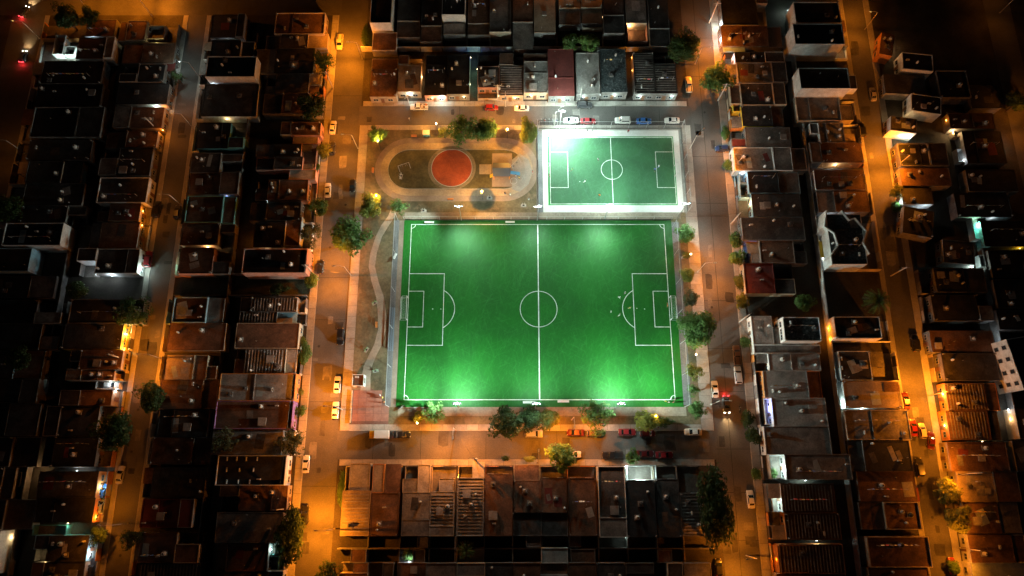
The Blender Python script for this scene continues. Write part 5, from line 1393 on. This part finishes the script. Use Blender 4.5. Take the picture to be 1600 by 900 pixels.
def paint(c):
    if c not in PAINT: PAINT[c] = plain('paint_'+c.replace(' ','_'), PCOL[c], .28, .1, .5, .6)
    return PAINT[c]
def hull(stations, hw):
    """loft: stations (x, half width factor, z bottom, z top)"""
    m_ = MB(); sec = []
    for x, f, zb, zt in stations:
        w = hw*f; r = min(.12,(zt-zb)*.3)
        sec.append([(x,-w,zb+r),(x,-w*1.0,zt-r*1.3),(x,-w+r,zt-.2*r),(x,-w*.5,zt+.02),(x,w*.5,zt+.02),(x,w-r,zt-.2*r),(x,w,zt-r*1.3),(x,w,zb+r),(x,w-r,zb),(x,-w+r,zb)])
    n = 10; v = [p for s_ in sec for p in s_]; f = []
    for i in range(len(sec)-1):
        for k in range(n): f.append((i*n+k,i*n+(k+1)%n,(i+1)*n+(k+1)%n,(i+1)*n+k))
    f.append(tuple(range(n))); f.append(tuple(range((len(sec)-1)*n+n-1,(len(sec)-1)*n-1,-1)))
    m_.add(v,[tuple(reversed(q)) for q in f]); return m_
def frustum(x0,x1,hw0,z0,x0t,x1t,hw1,z1):
    return [(x0,-hw0,z0),(x1,-hw0,z0),(x1,hw0,z0),(x0,hw0,z0),(x0t,-hw1,z1),(x1t,-hw1,z1),(x1t,hw1,z1),(x0t,hw1,z1)]
FF = [(0,3,2,1),(4,5,6,7),(0,1,5,4),(1,2,6,5),(2,3,7,6),(3,0,4,7)]
def panel(fr, idx, ins, off):
    q = [Vector(fr[i]) for i in FF[idx]]; c = sum(q,Vector())/4
    nrm = (q[1]-q[0]).cross(q[2]-q[0]).normalized()
    a = [c+(p-c)*ins+nrm*off for p in q]; b = [p-nrm*.03 for p in a]
    return MB().add(a+b,[(0,1,2,3),(0,4,5,1),(1,5,6,2),(2,6,7,3),(3,7,4,0)])
SPEC = {  # length, half width, hull stations, cabin frustum
 'sedan': (4.4,.87,[(-2.2,.86,.35,.82),(-2.05,.96,.25,.92),(-1.2,1,.22,.95),(.9,1,.22,.93),(1.7,.97,.24,.82),(2.1,.88,.28,.70),(2.2,.78,.35,.60)],(-1.55,1.05,.80,.92,-.95,.25,.62,1.42)),
 'hatch': (3.9,.84,[(-1.95,.9,.32,.9),(-1.8,.98,.25,.98),(-1.0,1,.22,.98),(.8,1,.22,.95),(1.5,.97,.24,.84),(1.85,.88,.28,.72),(1.95,.78,.35,.62)],(-1.85,.95,.79,.95,-1.55,.25,.63,1.48)),
 'suv': (4.6,.92,[(-2.3,.92,.38,1.0),(-2.15,.99,.3,1.08),(-1.2,1,.28,1.08),(1.0,1,.28,1.06),(1.8,.98,.3,.98),(2.2,.92,.33,.86),(2.3,.84,.4,.75)],(-2.2,1.05,.87,1.05,-1.9,.45,.72,1.72)),
 'pickup': (5.2,.92,[(-2.6,.97,.42,.98),(-2.5,1,.36,1.02),(-.4,1,.34,1.02),(1.2,1,.34,1.04),(2.1,.98,.36,.98),(2.5,.92,.4,.88),(2.6,.84,.45,.78)],(-.55,1.35,.86,1.02,-.35,.75,.72,1.72)),
}
PROTO = {}
def proto(kind):
    if kind in PROTO: return PROTO[kind]
    L_, hw, st, fr_ = SPEC[kind]
    b = hull(st, hw); fr = frustum(*fr_)
    d = {'body': b.mesh('body', paint('white'))}
    d['body'].polygons.foreach_set('use_smooth',[False]*len(d['body'].polygons))
    d['cabin'] = MB().add(fr, FF).mesh('cabin', paint('white'))
    for nm, ix, ins in (('side_window',2,.82),('windscreen',3,.88),('side_window',4,.82),('rear_window',5,.85)): d.setdefault('glass',[]).append((nm, panel(fr,ix,ins,.004).mesh(nm, M_CGLASS)))
    d['hl'] = MB().box(-.06,-.14,-.06,.06,.14,.06).mesh('headlight', M_HLOFF); d['tl'] = MB().box(-.05,-.13,-.07,.05,.13,.07).mesh('taillight', M_TLOFF)
    d['hl_on'] = d['hl'].copy(); d['hl_on'].materials[0] = E_HL; d['tl_on'] = d['tl'].copy(); d['tl_on'].materials[0] = E_TL
    d['mirror'] = MB().box(-.06,-.1,-.06,.06,.1,.06).mesh('mirror', M_BLACKPL); d['plate'] = MB().box(-.01,-.22,-.06,.01,.22,.06).mesh('number_plate', M_WHITE)
    PROTO[kind] = d; return d
def paint_slot(o, c):
    o.material_slots[0].link = 'OBJECT'; o.material_slots[0].material = paint(c); return o
def car(px, py, rz, kind, colour, label, lights=False, group='parked cars', s=1.0, z=.03):
    d = proto(kind); L_, hw, st, fr = SPEC[kind]
    root = empty('car' if kind != 'pickup' else 'pickup_truck', G(px,py,.7)*Vector((1,1,0))+Vector((0,0,z)) if False else Vector((G(px,py,.7).x,G(px,py,.7).y,z)), R(rz)); root.scale = (s,)*3
    paint_slot(inst('body', d['body'], root), colour); paint_slot(inst('cabin', d['cabin'], root), colour)
    for nm, me in d['glass']: inst(nm, me, root)
    if kind == 'pickup':
        bm_ = MB(); bm_.box(-2.55,-.80,.78,-.62,.80,1.035); bm_.build('bed_floor', M_BLACKPL, root)
        for sd in (-1,1): paint_slot(MB().box(-2.6,sd*.86-.06,1.0,-.6,sd*.86+.06,1.14).build('bed_rail', paint(colour), root), colour)
        paint_slot(MB().box(-2.62,-.8,.95,-2.54,.8,1.14).build('tailgate', paint(colour), root), colour)
    for x in (-L_*.29, L_*.31):
        for sd in (-1,1):
            w = inst('wheel', ME_TYRE, root, (x,sd*(hw-.09),.32)); inst('rim', ME_RIM, w)
    zf = .66 if kind in ('sedan','hatch') else .80
    for sd in (-1,1):
        inst('headlight', d['hl_on' if lights else 'hl'], root, (L_/2-.10,sd*hw*.62,zf)); inst('taillight', d['tl_on' if lights else 'tl'], root, (-L_/2-.0,sd*hw*.7,zf+.12))
        inst('mirror', d['mirror'], root, (fr[1]-.25,sd*(hw+.06),fr[3]+.08))
    inst('number_plate', d['plate'], root, (-L_/2-.03,0,zf-.1))
    if lights:
        for sd in (-1,1): light('SPOT', root, (L_/2+.1,sd*hw*.62,zf), WARM, 90, .06, (1,0,-.10), 55, .6)
        light('POINT', root, (-L_/2-.35,0,zf+.1), (1,.03,.03), 7, .1)
    tag(root, label, 'car' if kind != 'pickup' else 'pickup', group)
    return root
for a in (
 (531,66,-90,'pickup','cream','cream pickup parked at the top of the street left of the park'),(520,199,88,'sedan','white','white car parked beside the dark tree, left of the park street'),(512,297,92,'sedan','white','white car parked level with the lower end of the oval track'),
 (519,231,90,'hatch','dark grey','dark car half hidden under the small yellow green tree'),(551,290,-90,'hatch','black','dark car parked on the kerb left of the oval track'),(501,417,90,'hatch','black','black car parked left of the big tree'),(532,526,-90,'suv','black','black car on the kerb beside the winding path'),
 (527,601,90,'sedan','white','cream white car on the kerb beside the white kiosk'),(524,641,90,'sedan','white','white car with yellow lit bonnet beside the red plaza'),(478,725,90,'sedan','white','white car parked left of the junction below the park'),(476,805,90,'suv','black','dark car half under the tall dense tree, bottom left'),
 (768,168,0,'hatch','red','red car parked above the oval track'),(815,169,180,'sedan','white','white car parked above the right end of the oval track'),(913,164,0,'suv','dark grey','dark car by the utility lamp above the small pitch'),
 (892,188,180,'sedan','white','white car below the flood lamp, leftmost parked above the small pitch'),(919,189,0,'sedan','red','red car between white cars above the small pitch'),(973,188,180,'suv','white','white car in the middle of the row above the small pitch'),(1006,189,0,'sedan','blue','blue car in the row above the small pitch'),(1050,188,180,'sedan','white','white car at the right end of the row above the small pitch'),
 (1076,132,90,'pickup','cream','orange lit pickup at the top of the street right of the park'),(1128,232,180,'hatch','dark blue','dark blue car in a driveway right of the park'),(1151,555,90,'pickup','brown','brown pickup parked right of the large bright tree'),(1153,586,90,'suv','silver','silver car parked below the brown pickup'),(1117,608,90,'sedan','white','white car beside the moving car, lower right'),
 (1083,675,180,'sedan','white','white car at the right end of the street below the park'),(1173,780,92,'sedan','white','white car parked right of the tall wide tree'),(1123,886,90,'hatch','black','dark car below the tall wide tree, bottom edge'),
 (628,679,0,'sedan','black','black car behind the box truck'),(834,678,0,'suv','silver','silver car under the trees below the pitch'),(899,676,180,'sedan','dark red','dark red car under the bright orange lamp'),(929,677,0,'hatch','brown','brown car hidden by the feathery tree'),(980,675,0,'sedan','red','bright red car on the park side of the lower street'),(1012,677,0,'hatch','dark red','dark red car under the bright yellow green tree'),
 (896,710,0,'hatch','white','white car behind the yellow topped tree'),(957,711,180,'pickup','black','black pickup in front of the dark roofed houses below the park'),(1008,709,0,'sedan','dark red','dark red car on the house side of the lower street'),(1038,711,0,'sedan','red','red car on the house side of the lower street'),
 (1364,147,90,'sedan','cream','cream car on the second right street near the top'),(1346,203,90,'suv','black','dark car in a yard on the second right street'),(1430,536,90,'suv','black','long black car on the second right street above the bright lamp'),(1415,626,90,'sedan','dark red','dark red car under the brightest right street lamp'),(1427,668,90,'sedan','red','red car with dark windows on the second right street'),(1441,673,90,'hatch','cream','cream car with one lit headlamp between two red cars'),(1455,688,80,'sedan','dark red','dark red car lowest of the red cars on the right'),(1436,730,90,'suv','black','dark car below the red cars on the right'),(1488,884,90,'hatch','red','red car at the bottom of the second right street'),
 (232,405,90,'suv','red','red car outside the white lit yard at left'),(188,742,86,'sedan','white','white car on the lower part of the second left street'),(161,768,90,'hatch','blue','bright blue car in a driveway at lower left'),(158,790,90,'hatch','grey blue','grey blue car below the bright blue one'),(174,602,0,'hatch','white','white car in the lit carport at left'),(246,326,90,'suv','black','dark car left side of the second left street'),(277,331,90,'hatch','dark grey','dark car right side of the second left street'),(143,888,90,'suv','black','dark car in the bottom left corner'),
 (450,496,0,'sedan','grey blue','blue grey car under the blue canopy left of the park'),
): car(*a)
car(1135,632,-90,'sedan','dark grey','moving car with lit headlamps and red tail lamps, right street',True,'moving cars')
car(38,18,70,'hatch','dark grey','moving car with red tail lamps in the top left corner',True,'moving cars')
car(36,88,85,'hatch','dark grey','moving car with headlamp beam on the leftmost street',True,'moving cars')
def box_truck(px, py, label):
    g = G(px,py,1.5); root = empty('box_truck', (g.x,g.y,.03), R(180))
    MB().box(-2.6,-1.0,.75,1.0,1.0,2.6).build('cargo_box', paint('white'), root)
    hull([(1.1,.95,.5,2.0),(1.6,1,.45,2.1),(2.3,.98,.45,1.9),(2.7,.9,.5,1.1)],.95).build('cab', paint('yellow'), root)
    MB().add([(2.32,-.8,1.85),(2.32,.8,1.85),(2.72,.78,1.15),(2.72,-.78,1.15)],[(3,2,1,0)]).build('windscreen', M_CGLASS, root)
    MB().box(-2.6,-.5,.55,2.2,.5,.75).build('chassis', M_DARK, root)
    for x in (-1.7,1.9):
        for sd in (-1,1): w = inst('wheel', ME_TYRE, root, (x,sd*.85,.36),0,1.12); inst('rim', ME_RIM, w)
    for sd in (-1,1): inst('headlight', proto('suv')['hl'], root, (2.72,sd*.6,.75)); inst('taillight', proto('suv')['tl'], root, (-2.62,sd*.8,.85))
    tag(root, label, 'truck')
box_truck(592,679,'white box truck with yellow cab at the park corner')
def loaded_pickup():
    r_ = car(655,167,180,'pickup','white','white pickup loaded with goods outside the beige roofed house')
    for i,(x,y,s_) in enumerate(((-2.1,-.4,.4),(-1.5,.3,.45),(-1.1,-.35,.35))): MB().box(x-s_/2,y-s_/2,1.04,x+s_/2,y+s_/2,1.04+s_).build('crate', (M_ORB,M_WOOD,M_WHITE)[i], r_)
loaded_pickup()
def motorcycle(px, py, rz, label, col):
    g = G(px,py,.4); root = empty('motorcycle', (g.x,g.y,.03), R(rz))
    tw = MB().ring(0,0,.22,.31,-.05,.05,n=16).mesh('wheel', M_TYRE)
    for x in (-.62,.65): inst('wheel', tw, root, (x,0,.31), rot=(R(90),0,0))
    m = plain('moto_'+str(col),col,.3,.1,.5,.5)
    MB().tube((-.62,0,.31),(-.1,0,.45),.05).tube((-.1,0,.45),(.45,0,.8),.05).tube((.45,0,.85),(.65,.07,.31),.03).tube((.45,0,.85),(.65,-.07,.31),.03).build('frame', M_DARK, root)
    MB().lathe([(.05,-.2),(.15,-.12),(.17,.05),(.08,.22)],8,(.18,0,.78)).build('fuel_tank', m, root); MB().box(-.75,-.13,.72,-.02,.13,.82).build('seat', M_BLACKPL, root)
    MB().tube((.42,-.35,1.0),(.42,.35,1.0),.025).build('handlebar', M_STEEL, root); MB().box(-.2,-.15,.3,.25,.15,.6).build('engine', M_STEEL, root); inst('headlight', proto('hatch')['hl'], root, (.56,0,.88),0,.8)
    tag(root, label, 'motorcycle', 'parked motorcycles')
for i,(px,w_,c) in enumerate(((845,'first',(.03,.03,.03)),(851,'second',(.3,.03,.03)),(857.5,'third',(.03,.03,.03)),(863.5,'fourth',(.2,.2,.22)),(870,'fifth',(.03,.05,.15)))): motorcycle(px,190,70+i*4,f'{w_} motorcycle from the left beside the small pitch corner',c)
motorcycle(1156,640,85,'motorcycle parked right of the moving car',(.05,.05,.05)); motorcycle(627,636,30,'motorcycle beside the group at the plaza corner',(.3,.3,.32))

# ================================================================ people
M_SKIN = plain('skin',(.35,.2,.13),.6); M_HAIR = plain('hair',(.02,.015,.012),.7); M_SHOE = plain('shoe',(.12,.12,.12),.7)
def person_mesh(pose):
    """one skinned body: joints with radii, faces sorted to skin, shirt, shorts, shoes by the joint they grew from"""
    P = {}
    if pose == 'stand': arm = [(.0,.24,1.16,.05),(.05,.27,.92,.04),(.08,.27,.80,.04)]; arm2 = [(.0,-.24,1.16,.05),(.04,-.27,.92,.04),(.10,-.27,.80,.04)]; leg = [(0,.11,.50,.07),(0,.12,.09,.05),(.13,.13,.04,.045)]; leg2 = [(0,-.11,.50,.07),(0,-.12,.09,.05),(.13,-.13,.04,.045)]
    elif pose == 'run': arm = [(.18,.25,1.2,.05),(.38,.22,1.22,.04),(.44,.2,1.3,.04)]; arm2 = [(-.2,-.25,1.18,.05),(-.1,-.27,.98,.04),(.0,-.25,.95,.04)]; leg = [(.32,.11,.62,.07),(.18,.12,.24,.05),(.32,.12,.2,.045)]; leg2 = [(-.12,-.11,.48,.07),(-.42,-.12,.26,.05),(-.44,-.12,.12,.045)]
    elif pose == 'sit': arm = [(.12,.24,.72,.05),(.32,.2,.62,.04),(.40,.16,.60,.04)]; arm2 = [(.12,-.24,.72,.05),(.32,-.2,.62,.04),(.40,-.16,.60,.04)]; leg = [(.45,.13,.48,.075),(.48,.14,.09,.05),(.60,.14,.04,.045)]; leg2 = [(.45,-.13,.48,.075),(.48,-.14,.09,.05),(.60,-.14,.04,.045)]
    else: arm = [(.1,.45,1.2,.05),(.2,.62,1.25,.04),(.22,.72,1.3,.04)]; arm2 = [(.1,-.45,1.2,.05),(.2,-.62,1.25,.04),(.22,-.72,1.3,.04)]; leg = [(.15,.22,.48,.07),(.02,.27,.09,.05),(.15,.3,.04,.045)]; leg2 = [(.15,-.22,.48,.07),(.02,-.27,.09,.05),(.15,-.3,.04,.045)]
    dz = -.46 if pose == 'sit' else (-.08 if pose in ('run','keeper') else 0); lean = .12 if pose == 'run' else .05 if pose == 'keeper' else 0
    V = [(0,0,.95+dz,.14,2),(lean*.5,0,1.15+dz,.13,1),(lean,0,1.38+dz,.14,1),(lean+.02,0,1.52+dz,.055,0),(lean+.03,0,1.62+dz,.09,0),(lean+.03,0,1.72+dz,.085,0)]
    E_ = [(0,1),(1,2),(2,3),(3,4),(4,5)]
    for a, sd in ((arm,1),(arm2,-1)):
        i0 = len(V); V.append((lean,sd*.19,1.40+dz,.065,1)); E_.append((2,i0))
        for k,(x,y,z,r) in enumerate(a): V.append((x,y,z,r,1 if k == 0 else 0)); E_.append((len(V)-2,len(V)-1))
        hi = len(V)-1; hx,hy,hz = V[hi][:3]
        for q in range(3): V.append((hx+.05,hy+(q-1)*.025,hz-.08,.012,0)); E_.append((hi,len(V)-1))
    for l, sd in ((leg,1),(leg2,-1)):
        i0 = len(V); V.append((0,sd*.10,.90+dz,.10,2)); E_.append((0,i0))
        for k,(x,y,z,r) in enumerate(l): V.append((x,y,z,r,(2,0,3)[k])); E_.append((len(V)-2,len(V)-1))
    me = bpy.data.meshes.new('person'); me.from_pydata([v[:3] for v in V],E_,[])
    o = bpy.data.objects.new('tmp_person', me); COL.objects.link(o)
    o.modifiers.new('Skin','SKIN')
    if not me.skin_vertices: 
        bpy.context.view_layer.objects.active = o; bpy.ops.mesh.customdata_skin_add()
    for i, sv in enumerate(me.skin_vertices[0].data): sv.radius = (V[i][3],V[i][3]); sv.use_root = (i == 0)
    sb = o.modifiers.new('Sub','SUBSURF'); sb.levels = 1; sb.render_levels = 1
    dg = bpy.context.evaluated_depsgraph_get(); out = bpy.data.meshes.new_from_object(o.evaluated_get(dg))
    bpy.data.objects.remove(o); bpy.data.meshes.remove(me)
    out.materials.clear()
    for m in (M_SKIN, M_WHITE, M_DARK, M_SHOE): out.materials.append(m)
    pts = np.array([v[:3] for v in V]); rad = np.array([v[3] for v in V]); mi = [v[4] for v in V]
    for p in out.polygons: p.material_index = mi[int(np.argmin(np.linalg.norm(pts-np.array(p.center),axis=1)-rad))]; p.use_smooth = True
    hd = V[5]; out['head'] = [hd[0],0.0,hd[2]]; return out
POSES = {k: person_mesh(k) for k in ('stand','run','sit','keeper')}
ME_HAIR = MB().lathe([(.10,-.03),(.115,.04),(.085,.10),(.02,.125)],10).mesh('hair', M_HAIR)
CLOTH = {c: plain('cloth_'+c, v, .8) for c, v in {'white':(.7,.7,.7),'black':(.03,.03,.03),'orange':(.7,.25,.06),'red':(.45,.04,.04),'blue':(.05,.12,.4),'yellow':(.7,.55,.08),'grey':(.25,.25,.26),'green':(.15,.4,.1)}.items()}
def person(px, py, rz, pose, shirt, shorts, label, group, z=.14):
    g = G(px,py,z); o = inst('person', POSES[pose], None, g, R(rz))
    for i, c in ((1,shirt),(2,shorts)): o.material_slots[i].link = 'OBJECT'; o.material_slots[i].material = CLOTH[c]
    h = POSES[pose]['head']; inst('hair', ME_HAIR, o, (h[0]-.01,0,h[2]+.015))
    tag(o, label, 'person', group)
for a in (
 (967,466,120,'run','white','white','person in white running left of the penalty arc, upper of two','players on the big pitch'),(976,459,200,'run','white','black','person in white and black nearest the top of the penalty arc','players on the big pitch'),
 (954,488,0,'stand','white','white','person in white standing farthest left of the penalty arc','players on the big pitch'),(967,493,20,'run','grey','white','person in grey running below the penalty arc','players on the big pitch'),
 (983,482,-20,'run','yellow','white','person in pale yellow inside the penalty arc','players on the big pitch'),(1042,478,180,'keeper','orange','black','person keeping the right goal with arms spread','players on the big pitch'),
 (1039,628,90,'stand','yellow','black','person in yellow at the lower right corner, left of the group','group at the lower right corner'),(1044,629,100,'stand','white','orange','person in white at the lower right corner, middle of the group','group at the lower right corner'),(1048,624,180,'stand','black','white','person in black at the lower right corner flag','group at the lower right corner'),(1051,629,120,'stand','red','white','person in red at the lower right corner, right of the group','group at the lower right corner'),
 (595,618,200,'stand','white','black','person in white at the plaza corner, upper of the group','group at the plaza corner'),(599,622,160,'stand','yellow','black','person in yellow at the plaza corner','group at the plaza corner'),(601,629,100,'stand','orange','black','person in orange at the plaza corner, lower of the group','group at the plaza corner'),
 (936,307,60,'stand','orange','black','person in orange near the bottom of the small pitch','players on the small pitch'),(934,251,250,'run','grey','black','person in grey left of the small centre circle','players on the small pitch'),(1028,262,20,'run','white','blue','person in white in the right box of the small pitch','players on the small pitch'),(1022,267,90,'run','blue','black','person in blue at the edge of the right box','players on the small pitch'),
 (858,276,0,'keeper','red','black','person keeping the left goal of the small pitch','players on the small pitch'),(913,285,0,'run','white','white','person in white on the left half of the small pitch','players on the small pitch'),(893,267,10,'run','green','black','person in green in the left half of the small pitch','players on the small pitch'),
 (917,207,-90,'stand','black','black','person in black watching above the small pitch, left of three','watchers above the small pitch'),(925,206,-90,'stand','grey','black','person in grey watching above the small pitch, middle of three','watchers above the small pitch'),(981,207,-90,'stand','red','black','person in red watching above the small pitch, right of three','watchers above the small pitch'),
 (811,280,30,'stand','yellow','black','person in yellow beside the play structure','people at the playground'),(806,277,190,'stand','white','blue','person in white at the climbing ring','people at the playground'),(832,271,180,'stand','red','white','person in red by the fence right of the playground','people at the playground'),(797,306,0,'stand','white','black','person in white on the track below the play structure','people at the playground'),(789,304,60,'stand','black','blue','person in black on the track below the play structure','people at the playground'),(826,313,90,'stand','grey','white','person in grey near the lower left of the small pitch','people at the playground'),
 (640,188,0,'stand','white','black','person in white on the street above the park','people in the street'),(1027,669,0,'stand','black','black','person in black on the sidewalk at the lower right','people in the street'),
): person(*a)
def ball(px, py, label):
    o = MB().lathe([(.02,.001),(.08,.03),(.11,.11),(.08,.19),(.02,.219)],10).build('football', M_WHITE, None, G(px,py,.14), True); tag(o, label, 'ball', 'footballs')
ball(995,482,'white football just inside the right penalty box'); ball(689,483,'white football near the left penalty spot'); ball(906,284,'white football on the left half of the small pitch')
